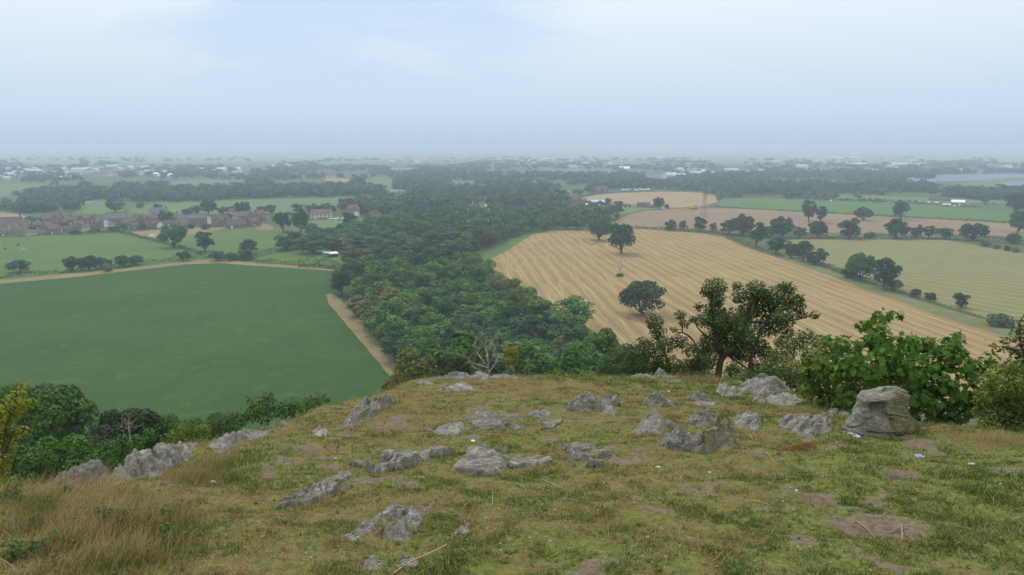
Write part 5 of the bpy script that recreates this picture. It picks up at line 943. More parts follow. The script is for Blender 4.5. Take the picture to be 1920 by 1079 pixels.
for lab, a, bz, dx in [('tall straw stalk arching over the brambles', (112, 1010), .52, 34), ('straw stalk leaning over the brambles, steeper', (100, 1020), .40, 46), ('bowed seed stalk rising from the bramble patch', (180, 1014), .50, 44), ('lone green stalk near the lowest dark rock', (142, 918), .28, 2), ('bleached stalk in the dry grass by the sapling', (28, 930), .22, 8), ('thin stalk by the lowest dark rock', (82, 935), .20, 12), ('low bowed stalk at the bottom corner', (40, 1085), .14, -44)]:
    p, t = H(*a); q = [p, p + np.array([dx * .35 / FPX * t, .02, bz * .55]), p + np.array([dx * .8 / FPX * t, .03, bz * .9]), p + np.array([dx * 1.2 / FPX * t, .03, bz * .97])]
    q = np.array(q) - p; mb = MB(); tube(mb, q, [.005, .004, .003, .002], 6); tube(mb, [q[3], q[3] + (q[3] - q[2]) * .6 + np.array([0, 0, -.01])], [.004, .0025], 6)
    tag(mb.build('grass_stalk', M_STRAW, None, True, p), lab, 'stalk', 'tall stalks in the dry grass')
def crumpled(name, label, px, py, w, col, cat='litter', seed=0, hgt=.5, rough=.5, metal=0.0):
    p, t = H(px, py); a = w * .38 / FPX * t; rg = np.random.default_rng(seed); bm = bmesh.new(); bmesh.ops.create_icosphere(bm, subdivisions=3, radius=1)
    me = bpy.data.meshes.new(name); V = np.array([v.co for v in bm.verts]); V = V * (1 + .35 * ridged(V * 1.6, seed, 3)[:, None]) * np.array([a, a * .8, a * hgt])
    for v, c in zip(bm.verts, V): v.co = Vector(c)
    bm.to_mesh(me); bm.free(); me.materials.append(mat_plain(name + '_stuff', col, rough, .2, 30, metal)); o = link(name, me, None, p + np.array([0, 0, a * hgt * .55]))
    return tag(o, label, cat, 'litter scattered on the turf')
for i, (nm, lab, px, py, w, col, hg) in enumerate([('paper_scrap', 'white crumpled paper in the grass below the long ledge', 399, 906, 11, (.75, .78, .82), .6), ('drink_can', 'crushed pale blue can at the boulder foot', 1606, 821, 14, (.35, .52, .68), .55), ('wrapper', 'blue and white wrapper beyond the dug hollow', 1724, 857, 18, (.30, .34, .46), .3), ('wrapper', 'pale wrapper out on the open turf', 1822, 872, 11, (.45, .48, .55), .35), ('paper_scrap', 'small white scrap mid turf', 1234, 877, 10, (.8, .8, .78), .3), ('paper_scrap', 'white scrap near the ragged row of stones', 887, 828, 8, (.8, .8, .8), .4), ('paper_scrap', 'white scrap on the soil by the bare hollow', 1494, 921, 6, (.8, .8, .8), .6), ('pebble', 'white pebble low in the turf', 1012, 941, 4, (.75, .74, .7), .7), ('pebble', 'pale pebble by the lichen covered rock', 1330, 887, 7, (.6, .58, .54), .6), ('bottle_cap', 'dark blue scrap by the reddish fern heap', 1460, 853, 9, (.06, .06, .10), .8), ('pebble', 'dark lump in the bare soil patch', 796, 799, 6, (.04, .035, .03), .8), ('pebble', 'small white stone on the yellow turf', 1876, 909, 5, (.75, .75, .75), .7), ('paper_scrap', 'tiny white scrap near the skyline rocks', 1254, 735, 4, (.8, .8, .8), .6), ('pebble', 'pale stone on the lower turf', 1820, 1048, 6, (.6, .6, .52), .6), ('paper_scrap', 'brownish paper scraps at the boulder foot', 1595, 815, 12, (.5, .38, .28), .35), ('pebble', 'pale stone in the dry grass bend', 322, 1004, 12, (.5, .5, .46), .4)]):
    crumpled(nm, lab, px, py, w, col, seed=i * 5, hgt=hg)
rgf = np.random.default_rng(12); mb = MB(); pf, tf = H(1500, 842)
for k in range(160):
    x = pf[0] + rgf.normal() * .16; y = pf[1] + rgf.normal() * .06; z = float(T(x, y)); L = rgf.uniform(.04, .12); th = rgf.uniform(0, 6.28)
    a = np.array([x, y, z + rgf.uniform(.0, .04)]) - pf; tube(mb, [a, a + np.array([math.cos(th) * L, math.sin(th) * L, rgf.normal() * .01])], [.004, .002], 4)
tag(mb.build('dead_leaves', M_RED, None, False, pf), 'reddish brown heap of dead fern leaves near the grooved rock', 'leaf litter', kind='stuff')
# ================================================================ village, farms, sheds, pylons and traffic out on the plain
def mat_wall(name, col, mortar=None):
    m, nt, _, _ = newmat(name); h = NT(nt); p = h.node('ShaderNodeTexCoord').outputs['Object']
    n = h.noise(p, 1.2, 5, .6); n2 = h.noise(p, 9, 4, .7)
    c = h.mix(h.ramp(n, .3, .7), tuple(x * .82 for x in col), col); c = h.mix(h.math('MULTIPLY', h.ramp(n2, .45, .7), .3), c, mortar or tuple(min(1, x * 1.3) for x in col))
    h.out(c, .9); return m
def mat_roof(name, col, rough=.8):
    m, nt, _, _ = newmat(name); h = NT(nt); p = h.node('ShaderNodeTexCoord').outputs['Object']
    w = h.node('ShaderNodeTexWave'); w.bands_direction = 'Z'; h.put(w.inputs['Vector'], p); w.inputs['Scale'].default_value = 1.6; w.inputs['Distortion'].default_value = .4
    n = h.noise(p, .9, 5, .6); c = h.mix(h.ramp(n, .3, .7), tuple(x * .75 for x in col), col); c = h.mix(h.math('MULTIPLY', w.outputs['Fac'], .25), c, tuple(x * .6 for x in col)); h.out(c, rough); return m
WALLS = {'red': mat_wall('brick_red', (.225, .135, .108)), 'brown': mat_wall('brick_brown', (.24, .14, .10)), 'tan': mat_wall('brick_tan', (.42, .30, .19)), 'white': mat_wall('render_white', (.74, .72, .68)), 'cream': mat_wall('render_cream', (.58, .51, .38)), 'grey': mat_wall('render_grey', (.40, .40, .39)), 'orange': mat_wall('brick_orange', (.28, .175, .13)), 'board': mat_wall('dark_boards', (.12, .10, .09))}
ROOFS = {'slate': mat_roof('slate', (.15, .155, .175)), 'tile': mat_roof('tile_brown', (.15, .115, .10)), 'redtile': mat_roof('tile_red', (.205, .128, .105)), 'sheet': mat_roof('roof_sheet', (.55, .57, .60), .5), 'white': mat_roof('roof_white', (.93, .93, .93), .45), 'dark': mat_roof('roof_dark', (.10, .085, .08))}
M_GLASS = mat_plain('window_glass', (.05, .06, .075), .15, .1, 1); M_FRAME = mat_plain('white_paint', (.78, .78, .76), .5, .05, 2); M_STEEL = mat_plain('galvanised_steel', (.20, .21, .22), .5, .15, 1, .5); M_INSUL = mat_plain('insulator_glass', (.75, .80, .82), .3, .1, 2); M_CONC = mat_plain('pale_concrete', (.52, .51, .49), .9, .15, .5); M_TYRE = mat_plain('tyre_rubber', (.03, .03, .03), .9, .1, 3); M_ASPH = mat_plain('asphalt', (.10, .10, .105), .9, .2, .5)
def gable(mb, w, d, h, rh, x0=0.0, y0=0.0):
    """walls of a house w wide (x), d deep (y), with gable triangles at the x ends"""
    a, b = w / 2, d / 2; V = np.array([(-a, -b, -.3), (a, -b, -.3), (a, b, -.3), (-a, b, -.3), (-a, -b, h), (a, -b, h), (a, b, h), (-a, b, h), (-a, 0, h + rh), (a, 0, h + rh)]) + np.array([x0, y0, 0])
    mb.add(V, [(0, 1, 5, 4), (2, 3, 7, 6), (1, 2, 6, 9, 5), (3, 0, 4, 8, 7)])
def roof_mesh(mb, w, d, h, rh, ov=.35, th=.16, x0=0.0, y0=0.0):
    a, b = w / 2 + ov * .6, d / 2 + ov; sl = rh / (d / 2); e = h - ov * sl
    for s in (-1, 1):
        V = np.array([(-a, s * b, e + .02), (a, s * b, e + .02), (a, 0, h + rh + .02), (-a, 0, h + rh + .02), (-a, s * b, e + th), (a, s * b, e + th), (a, 0, h + rh + th), (-a, 0, h + rh + th)]) + np.array([x0, y0, 0])
        f = [(4, 5, 6, 7), (3, 2, 1, 0), (0, 1, 5, 4), (1, 2, 6, 5), (3, 0, 4, 7), (2, 3, 7, 6)]; mb.add(V, f if s < 0 else [q[::-1] for q in f])
def gable_front(mb_w, mb_r, x, w, out, d, h, rh):
    """a wing with its gable facing the viewer (-y)"""
    a = w / 2; y0, y1 = -d / 2 - out, 0.0
    V = np.array([(x - a, y0, -.3), (x + a, y0, -.3), (x + a, y1, -.3), (x - a, y1, -.3), (x - a, y0, h), (x + a, y0, h), (x + a, y1, h), (x - a, y1, h), (x, y0, h + rh), (x, y1, h + rh)])
    mb_w.add(V, [(0, 1, 5, 8, 4), (1, 2, 6, 5), (3, 0, 4, 7)])
    for s in (-1, 1):
        b = a + .3; e = h - .3 * rh / a; R_ = np.array([(x + s * b, y0 - .3, e + .03), (x, y0 - .3, h + rh + .03), (x, y1, h + rh + .03), (x + s * b, y1, e + .03)]); R2 = R_ + np.array([0, 0, .15])
        f = [(4, 5, 6, 7), (3, 2, 1, 0), (0, 1, 5, 4), (1, 2, 6, 5), (2, 3, 7, 6), (3, 0, 4, 7)]; mb_r.add(np.concatenate([R_, R2]), f if s < 0 else [q[::-1] for q in f])
def window(root, x, z, y, w=1.1, h=1.2, facing=-1):
    m = MB(); t = .09
    for (cx, cz, sx, sz) in ((0, h / 2, w + t, t), (0, -h / 2, w + t, t), (-w / 2, 0, t, h - t), (w / 2, 0, t, h - t)): box(m, (cx, 0, cz), (sx, .09, sz))
    o = m.build('window', M_FRAME, root, False, (x, y + facing * .03, z)); g = MB(); box(g, (0, .01, 0), (w - t, .03, h - t)); g.build('pane', M_GLASS, o); return o
def house(wall, roof, w=9, d=7.5, h=5, rh=3, wing=None, chim=1, wins=3, name='house', porch=False):
    root = empty(name, (0, 0, 0)); W, Rf = MB(), MB(); gable(W, w, d, h, rh); roof_mesh(Rf, w, d, h, rh)
    for (x, ww, out, wr) in (wing or []): gable_front(W, Rf, x, ww, out, d, h, wr)
    W.build('wall', WALLS[wall], root); r = Rf.build('roof', ROOFS[roof], root)
    for k in range(chim):
        c = MB(); x = (w / 2 - .7) * (1 if k == 0 else -1); box(c, (x, .2, h + rh + .3), (.9, .7, 1.9)); tube(c, [(x, .2, h + rh + 1.2), (x, .2, h + rh + 1.6)], [.16, .14], 8); c.build('chimney', WALLS['brown' if wall != 'red' else 'red'], r)
    wx = [(-w / 2 + w * (i + .5) / wins) for i in range(wins)]
    for x in wx:
        y = -d / 2
        for (gx, gw, out, wr) in (wing or []):
            if abs(x - gx) < gw / 2: y = -d / 2 - out
        for z in ([1.4, h - 1.2] if h > 4 else [1.4]): window(root, x, z, y)
    dm = MB(); box(dm, (0, 0, 0), (.95, .08, 2.0)); hd = dm.build('door', M_FRAME if wall != 'white' else WALLS['board'], root, False, (wx[0] + (w / wins) * .5, -d / 2 - .05, 1.0)); return root
PROTO = [house('red', 'tile', 9, 7.5, 5, 3.2), house('brown', 'tile', 10, 8, 5, 3.4, [(2.4, 4.2, 1.2, 2.6)]), house('red', 'slate', 16, 7.5, 5.2, 3.0, None, 2, 6), house('orange', 'redtile', 9, 7.5, 5, 3.2, [(-2.2, 4, 1, 2.4)]), house('white', 'slate', 9, 7, 4.6, 3.2, None, 1, 3), house('tan', 'tile', 9, 8, 5, 3.6, [(1.8, 4.6, 1.4, 2.8)]), house('brown', 'dark', 12, 8, 2.7, 2.8, None, 1, 4), house('red', 'tile', 13, 8, 5.2, 3.4, [(-3.6, 4.4, 1.2, 2.8), (3.6, 4.4, 1.2, 2.8)], 2, 4), house('cream', 'redtile', 14, 7, 4.4, 2.8, None, 2, 5), house('grey', 'slate', 11, 7.5, 4.8, 3.2, [(0, 4.6, 1, 2.8)]), house('red', 'tile', 7.5, 9, 5, 3.6, None, 1, 2)]
USED = set()
def place_house(k, px, py, label, rz=None, s=1.0, group='houses of the brick village', cat='house'):
    o = PROTO[k] if k not in USED else copy_tree(PROTO[k]); USED.add(k); g = G(px, py); o.location = (g[0], g[1], 0); o.scale = (s, s, s)
    face = -math.atan2(g[0], g[1]); o.rotation_euler = (0, 0, face + (0 if rz is None else rz)); tag(o, label, cat, group); return o
VH = [(5, 8, 434, .4, 1.2, 'tan gabled house at the very end of the village street'), (6, 20, 425, -.2, 1.7, 'big dark roofed building behind the tan gabled house'), (9, 30, 431, .2, .9, 'grey fronted house squeezed beside the big dark roof'), (5, 47, 430, -.3, 1.1, 'tan house at the edge of the straw coloured field'), (6, 12, 442, .1, .9, 'low bungalow on the pasture hedge at the street end'), (3, 34, 443, 1.5, .8, 'small red gabled bungalow on the pasture hedge'), (8, 62, 442, 0, .75, 'cream fronted low house on the pasture hedge'), (6, 80, 441, .5, .8, 'brown bungalow between cream house and tall brick house'),
      (0, 101, 439, .1, 1.05, 'tall narrow brick house close to the pasture'), (1, 100, 425, -.2, 1.6, 'large slate topped house with dormers over the bungalows'), (5, 123, 417, 1.3, 1.1, 'tan gable rising behind the brick row'), (6, 120, 434, .2, .9, 'dark roofed bungalow by a dark tree'), (0, 138, 421, -.3, 1.0, 'brick house in the back row, beside the tan gable'), (0, 70, 430, .4, .9, 'brick house between dark roof and tall brick house'), (10, 90, 431, .2, .9, 'steep brown gable squeezed behind the bungalows'), (5, 112, 421, -.3, .9, 'tan house half behind the slate topped house'), (6, 134, 431, .3, .8, 'low dark roof before the back row of brick houses'), (9, 192, 419, .1, .9, 'grey slate roofed house behind the white gables'), (10, 233, 426, .6, .9, 'brown gable below the longest terrace'), (0, 253, 430, .2, .8, 'small brick house by the parched meadow'), (7, 289, 428, -.1, .8, 'double gabled brick house under the orange red one'), (3, 336, 425, .2, .85, 'orange red house in front of the grey one'), (1, 455, 424, .4, .9, 'brown house tucked beside the broad roofed one'), (3, 148, 429, .3, .95, 'orange red house in the middle of the village'), (10, 158, 419, .9, 1.0, 'brick end house with steep roof, back row'), (1, 170, 418, -.1, 1.0, 'brown brick house with front gable, back row'), (7, 182, 427, .25, .9, 'double gabled brick house behind the garden hedge'), (4, 163, 434, .1, .7, 'small white house low by the garden hedge'), (4, 200, 426, 1.4, 1.0, 'white gabled house in the middle of the village'), (4, 209, 428, .2, .7, 'low white house next to the white gable'),
      (2, 220, 421, -.1, 1.25, 'long reddish brown terrace, longest in the village'), (0, 246, 423, .3, 1.0, 'brick house at the end of the longest terrace'), (1, 261, 419, -.2, 1.1, 'red brick house with front gable before the green slope'), (3, 281, 420, .1, 1.2, 'bright orange red house beside a dark tree'), (9, 299, 412, .1, 1.6, 'tall house with pale slate roof behind the dark tree'), (10, 327, 417, .5, 1.1, 'brown house behind the dark village tree'), (4, 301, 428, 1.5, .8, 'white gabled annexe under the dark village tree'), (6, 322, 424, .1, 1.1, 'long low grey roof in front of the dark tree'), (9, 341, 417, .2, .9, 'grey house with pale front, next to the red terrace'), (6, 350, 427, -.2, .9, 'low outbuilding behind the spreading round oak'), (2, 370, 420, .05, 1.15, 'red terrace with white gable ends'), (4, 392, 419, 1.4, 1.0, 'white gabled house joined to the red terrace'),
      (7, 414, 425, .05, 1.25, 'brick house with twin white windowed gables'), (8, 443, 404, .05, 1.15, 'long cream farmhouse below the dark tree'), (4, 472, 408, 1.2, .9, 'white house end on beneath trees'), (6, 443, 428, .1, 1.5, 'broad brown roofed house facing the green pasture'), (10, 462, 416, -.5, 1.3, 'steep brown roofed house behind the broad one'), (1, 478, 424, .3, 1.0, 'brown house closing the village row'), (3, 488, 413, .9, 1.3, 'cottage with red roof and white gable end'), (4, 498, 412, 1.5, .7, 'small white gable beside the red roofed cottage'),
      (8, 603, 411, -.1, 1.5, 'village hall with long pale walls behind the parked cars'), (5, 592, 399, 1.3, .9, 'tan gable among trees behind the village hall'), (3, 662, 403, .6, 1.4, 'red roofed cottage among dense trees'), (4, 669, 405, 1.45, .8, 'white gable below the red roofed cottage'), (10, 701, 420, .8, 1.5, 'brown tiled roof half sunk among bushes')]
for (k, px, py, rz, s, lab) in VH: place_house(k, px, py, lab, rz, s)
place_house(8, 620, 335, 'hazy white farmhouse above the tan plot', 0, 1.8, group=None); place_house(7, 1077, 384, 'tall red brick farmhouse at the edge of the wood', .1, 1.25, group=None); place_house(3, 1093, 383, 'lower red brick wing beside the tall farmhouse', .2, .9, group=None)
place_house(3, 1124, 361, 'orange brick cottage in front of hazy trees', .7, 1.25, group=None); place_house(10, 1133, 361, 'brown brick cottage joined to the orange one', .4, 1.2, group=None); place_house(7, 1014, 346, 'hazy brick mansion among pale trees', .1, 1.7, group=None)
# ---- sheds and big low roofs
def shed(name, label, px, py, wpx, hpx, dep, wall, roof, doors=2, cat='shed', group=None, rz=0.0, rise=.18):
    t = Dp(px, py); g = G(px, py); w = wpx / FPX * t; h = max(2.4, hpx / FPX * t); root = empty(name, g, -math.atan2(g[0], g[1]) + rz); tag(root, label, cat, group)
    W, Rf = MB(), MB(); rh = dep * rise; gable(W, w, dep, h, rh); roof_mesh(Rf, w, dep, h, rh, .5, .2); W.build('wall', WALLS[wall], root); Rf.build('roof', ROOFS[roof], root)
    for i in range(doors):
        x = -w / 2 + w * (i + .5) / doors; dm = MB(); dw = min(4.5, w / doors * .5)
        for k in range(6): box(dm, (0, -.02 * (k % 2), -h * .375 + h * .75 * (k + .5) / 6), (dw, .12, h * .75 / 6 * .96))
        dm.build('door', M_STEEL if wall != 'board' else WALLS['grey'], root, False, (x, -dep / 2 - .08, h * .375))
    return root
for a in [('barn', 'long grey roofed barn in the farm yard', 1119, 384, 34, 5, 14, 'red', 'sheet', 3), ('barn', 'low white roofed shed in front of the long barn', 1112, 389, 26, 2.4, 15, 'board', 'white', 3), ('barn', 'ruined brick barn at the edge of the pale stubble', 1206, 389, 24, 7, 9, 'red', 'dark', 2), ('barn', 'dark lean roof beside the ruined brick barn', 1222, 390, 16, 4, 8, 'brown', 'dark', 2), ('barn', 'dark low shed past the farm yard tree', 1172, 389, 20, 4, 10, 'board', 'dark', 2),
          ('barn', 'white roofed shed with parked cars beyond the green field', 1796, 383, 22, 4, 15, 'grey', 'white', 3), ('barn', 'long low brown shed behind the white roofed one', 1770, 377, 50, 3, 14, 'brown', 'dark', 4), ('barn', 'small pink walled shed beside parked cars', 1774, 388, 12, 4, 8, 'tan', 'sheet', 1)]: shed(*a, cat='barn')
shed('warehouse', 'plain white warehouse standing over the hazy wood', 1171, 322, 19, 6, 30, 'white', 'white', 3, cat='warehouse')
def office():
    t = Dp(1212, 334); g = G(1212, 334); w = 64 / FPX * t; root = empty('office_building', g, -math.atan2(g[0], g[1])); tag(root, 'long office building with a glazed roof and white columns', 'office')
    W = MB(); box(W, (0, 8, 3.2), (w * .96, 26, 7)); W.build('wall', M_GLASS, root); Rf = MB()
    for k in range(6):
        x0 = -w / 2 + w * k / 6; gable(Rf, w / 6 * .98, 30, 7.2, 3.2 if k % 2 else 2.2, x0 + w / 12, 6)
    Rf.build('roof', ROOFS['sheet'], root)
    for k in range(11):
        c = MB(); tube(c, [(0, 0, -.2), (0, 0, 7.2)], [.6, .6], 8); c.build('column', M_FRAME, root, False, (-w / 2 + w * (k + .4) / 11, -7.4, 0))
office()
FAR_SHEDS = [(430, 321, 42, 5, 'white', 'widest far white shed beyond the town'), (372, 320, 26, 4, 'white', 'pale flat shed, next to the widest far white one'), (355, 322, 16, 4, 'sheet', 'greyish far shed at the end of the white ones'), (398, 323, 14, 4, 'white', 'little far white shed between bigger ones'), (445, 324, 18, 3, 'sheet', 'thin far roof in front of the widest white shed'), (502, 322, 24, 4, 'white', 'far white shed alone above the plantation'), (520, 313, 20, 3, 'white', 'thin far white roof high in the haze'), (540, 312, 12, 3, 'white', 'short far white roof high in the haze'), (557, 296, 18, 2, 'white', 'faintest white roof almost at the sky'), (767, 302, 9, 2.4, 'white', 'tiny white block in the haze above the gold field'), (705, 316, 22, 3, 'sheet', 'pale roof beside the thin gold field'), (938, 304, 6, 2, 'white', 'white speck of a building beyond the wood'), (1003, 298, 12, 2.4, 'white', 'far white roof above the school field, first in line'), (1036, 300, 20, 2.6, 'white', 'far white roof above the school, long one'), (1078, 298, 10, 4, 'white', 'far white tower block above the school'), (1060, 299, 24, 2, 'sheet', 'grey strip of roof above the school'), (1140, 302, 12, 3, 'white', 'far white block past the school'),
             (1067, 316, 26, 5, 'white', 'main white roofed school building by the playing field'), (1096, 317, 32, 4, 'sheet', 'long school wing by the playing field'), (1050, 313, 9, 6, 'tan', 'brick school hall behind the white roofs'), (1292, 311, 15, 4, 'white', 'white shed over the pylon wood, wider'), (1311, 311, 10, 3.5, 'white', 'white shed over the pylon wood, narrower'), (1218, 300, 16, 2.5, 'sheet', 'pale roof in haze past the warehouse'), (1240, 297, 12, 2, 'white', 'thin white roof in haze past the warehouse'), (1456, 306, 16, 3.5, 'white', 'white shed before the long line of far sheds'), (1520, 304, 30, 3, 'sheet', 'pale far shed, first in the long line'), (1545, 309, 22, 3.5, 'sheet', 'grey far shed under the first of the line'), (1605, 313, 36, 6, 'white', 'brightest far white shed of the long line'), (1640, 314, 11, 3, 'white', 'little white shed between two bright ones'), (1676, 314, 22, 4, 'white', 'far white shed, lower of two overlapping'), (1690, 312, 34, 5, 'white', 'far white shed, upper of two overlapping'), (1724, 312, 22, 5, 'white', 'far white shed near the end of the line'), (1742, 315, 14, 4, 'white', 'last white shed of the long line'), (1580, 299, 60, 3, 'sheet', 'long pale roofs fading above the brightest shed'), (1500, 296, 40, 2.5, 'sheet', 'long faint roof nearly lost in the sky'), (1715, 304, 8, 6, 'sheet', 'pale gabled tower over the far sheds'), (1458, 328, 15, 3, 'white', 'pale roof at the end of the thin gold field'), (1405, 326, 20, 3, 'tan', 'brick coloured roofs beside the pylon wood'), (1340, 331, 16, 3, 'tan', 'tan roofs low in the hazy wood'), (1380, 340, 22, 2.4, 'sheet', 'low pale barn roof before the thin gold field'), (185, 306, 7, 3, 'white', 'bright white speck above the far town'), (60, 300, 14, 2, 'sheet', 'faint pale roof above the far town')]
for (px, py, w, hp, rf, lab) in FAR_SHEDS:
    shed('warehouse', lab, px, py, w, hp, w / FPX * Dp(px, py) * .35, 'tan' if rf == 'tan' else 'white', 'redtile' if rf == 'tan' else rf, 0, 'shed', 'sheds of the far business parks', 0, .09)
for (px, py, lab, r) in [(293, 334, 'pale domed tank by the far town, larger', 11), (320, 334, 'white domed tank by the far town, smaller', 8)]:
    g = G(px, py); root = empty('storage_tank', g); tag(root, lab, 'tank', 'domed tanks by the far town'); a = np.linspace(0, math.pi / 2, 8); mb = MB(); n = 24
    V = np.concatenate([[(math.cos(t) * r * math.cos(k), math.cos(t) * r * math.sin(k), 5 + math.sin(t) * r * .8) for k in np.arange(n) * 2 * math.pi / n] for t in a]); F = [(i * n + j, i * n + (j + 1) % n, (i + 1) * n + (j + 1) % n, (i + 1) * n + j) for i in range(7) for j in range(n)]; mb.add(V, F); mb.build('dome', ROOFS['white'], root, True); m2 = MB(); tube(m2, [(0, 0, -.3), (0, 0, 5)], [r, r], 24); m2.build('wall', WALLS['grey'], root)
# ---- the far town: small houses, too many to tell apart
FARP = []
for wl, rf, w in (('cream', 'redtile', 10), ('white', 'sheet', 9), ('white', 'redtile', 12), ('cream', 'tile', 14), ('white', 'sheet', 16)):
    r = empty('town_house', (0, 0, 0)); W, Rf = MB(), MB(); gable(W, w, 8, 5, 3); roof_mesh(Rf, w, 8, 5, 3); W.build('wall', WALLS[wl], r); Rf.build('roof', ROOFS[rf], r); FARP.append(r)
rgt = np.random.default_rng(77); fu = set()
for (x0, x1, y0, y1, n, where) in [(0, 150, 319, 338, 46, 'the far town, thickest end'), (150, 330, 316, 332, 40, 'the far town, thinning end'), (700, 960, 298, 309, 26, 'the far suburb over the bridge'), (965, 1150, 298, 312, 28, 'the suburb behind the school'), (1250, 1420, 318, 336, 24, 'the estate beyond the office building'), (1330, 1440, 322, 334, 14, 'the estate in the hazy wood'), (1470, 1760, 298, 308, 24, 'the town behind the far sheds'), (1440, 1900, 316, 328, 16, 'scattered houses below the far sheds')]:
    for i in range(int(n * 1.3)):
        k = int(rgt.integers(5)); o = FARP[k] if k not in fu else copy_tree(FARP[k]); fu.add(k); px, py = rgt.uniform(x0, x1), rgt.uniform(y0, y1); g = G(px, py); o.location = (g[0], g[1], 1.0); s = rgt.uniform(1.1, 2.1); o.scale = (s * 1.15, s, s * .85); o.rotation_euler = (0, 0, rgt.uniform(-.9, .9)); tag(o, 'tiny pale house among ' + where, 'house', 'houses of ' + where)
# ---- field shelter
t = Dp(624, 482); g = G(624, 482); root = empty('field_shelter', g, -math.atan2(g[0], g[1]) + .35); tag(root, 'open fronted animal shelter with a white sheet roof in the paddock', 'shelter')
m = MB(); box(m, (0, 2.2, 1.3), (6.4, .12, 2.7)); box(m, (-3.2, 0, 1.3), (.12, 4.4, 2.7)); box(m, (3.2, 0, 1.3), (.12, 4.4, 2.7)); m.build('wall', WALLS['board'], root)
m = MB(); box(m, (0, 0, 0), (7.6, 5.8, .16)); o = m.build('roof', ROOFS['white'], root, False, (0, 0, 2.95)); o.rotation_euler = (.12, 0, 0); m = MB(); box(m, (0, 0, 0), (4.6, 4.2, .16)); o = m.build('roof', ROOFS['sheet'], root, False, (-4.6, .4, 3.5)); o.rotation_euler = (.1, .06, 0)
for x in (-6.4, -2.9): m = MB(); box(m, (x, -1.3, 1.7), (.18, .18, 3.5)); m.build('post', WALLS['board'], root)
# ---- pylons
def pylon(px, yb, yt, arms, label, rz=.0, spread=1.0):
    t = Dp(px, yb); g = G(px, yb); hgt = (yb - yt) / FPX * t * 1.02; root = empty('pylon', g, rz); tag(root, label, 'pylon', 'lattice pylons on the plain'); b = hgt * .085 * spread; top = hgt * .018; waist = hgt * .55
    def half(z): return b + (hgt * .03 - b) * min(1, z / waist) if z < waist else hgt * .03 + (top - hgt * .03) * (z - waist) / (hgt - waist)
    L = MB(); lv = [hgt * k for k in (0, .14, .27, .39, .49, .57, .64, .70, .76, .82, .88, .94, 1.0)]; cs = [(-1, -1), (1, -1), (1, 1), (-1, 1)]; rad = .14
    for z0, z1 in zip(lv[:-1], lv[1:]):
        a, c = half(z0), half(z1)
        for i, (sx, sy) in enumerate(cs):
            tx, ty = cs[(i + 1) % 4]; strut(L, (sx * a, sy * a, z0), (sx * c, sy * c, z1), rad); strut(L, (sx * a, sy * a, z0), (tx * c, ty * c, z1), rad * .6); strut(L, (tx * a, ty * a, z0), (sx * c, sy * c, z1), rad * .6); strut(L, (sx * c, sy * c, z1), (tx * c, ty * c, z1), rad * .55)
    L.build('frame', M_STEEL, root)
    for (fz, ln) in arms:
        z = hgt * fz; a = half(z); am = MB(); s_ = hgt * ln
        for s in (-1, 1):
            for sy in (-1, 1): strut(am, (s * a, sy * a, z), (s * s_, 0, z + .3), rad * .8); strut(am, (s * a, sy * a, z + hgt * .05), (s * s_, 0, z + .3), rad * .7)
            strut(am, (s * (a + s_) / 2, 0, z + .1), (s * (a + s_) / 2, 0, z + hgt * .028), rad * .5)
        arm = am.build('crossarm', M_STEEL, root)
        for s in (-1, 1):
            im = MB(); q = [(0, 0, -k * .28) for k in range(10)]; tube(im, q, [.16 if k % 2 else .30 for k in range(10)], 8); im.build('insulator', M_INSUL, arm, False, (s * s_, 0, z + .2))
pylon(1320, 409, 345, [(.62, .13), (.76, .20), (.90, .13)], 'tall lattice pylon rising from the brown stubble', .5); pylon(897, 442, 374, [(.42, .27), (.72, .27), (.92, .14)], 'pylon in the wood with white insulators on two long arms', .1); pylon(1740, 330, 304, [(.62, .13), (.76, .18), (.90, .13)], 'hazy pylon beside the solar panels', .4); pylon(1562, 345, 318, [(.62, .13), (.76, .18), (.90, .13)], 'hazy pylon above the thin gold field', .4)
def pole(px, yb, yt, label):
    g = G(px, yb); h_ = (yb - yt) / FPX * Dp(px, yb); root = empty('utility_pole', g); tag(root, label, 'pole'); m = MB(); tube(m, [(0, 0, -.3), (0, 0, h_)], [.26, .2], 8); m.build('post', M_TWIG, root); m = MB(); box(m, (0, 0, h_ - .5), (2.6, .18, .2)); m.build('crossarm', M_TWIG, root)
pole(1114, 458, 438, 'wooden pole in the stubble beside the two oaks'); pole(788, 452, 436, 'grey pole sticking out of the belt of trees')
m = MB(); pf = G(1112, 458); box(m, (0, 0, .25), (5, 3.4, .5), .2); box(m, (.4, .1, .6), (3, 2, .4), .5); tag(m.build('brushwood', M_TWIG, None, False, pf), 'low brush heap at the foot of the stubble pole', 'brush heap')
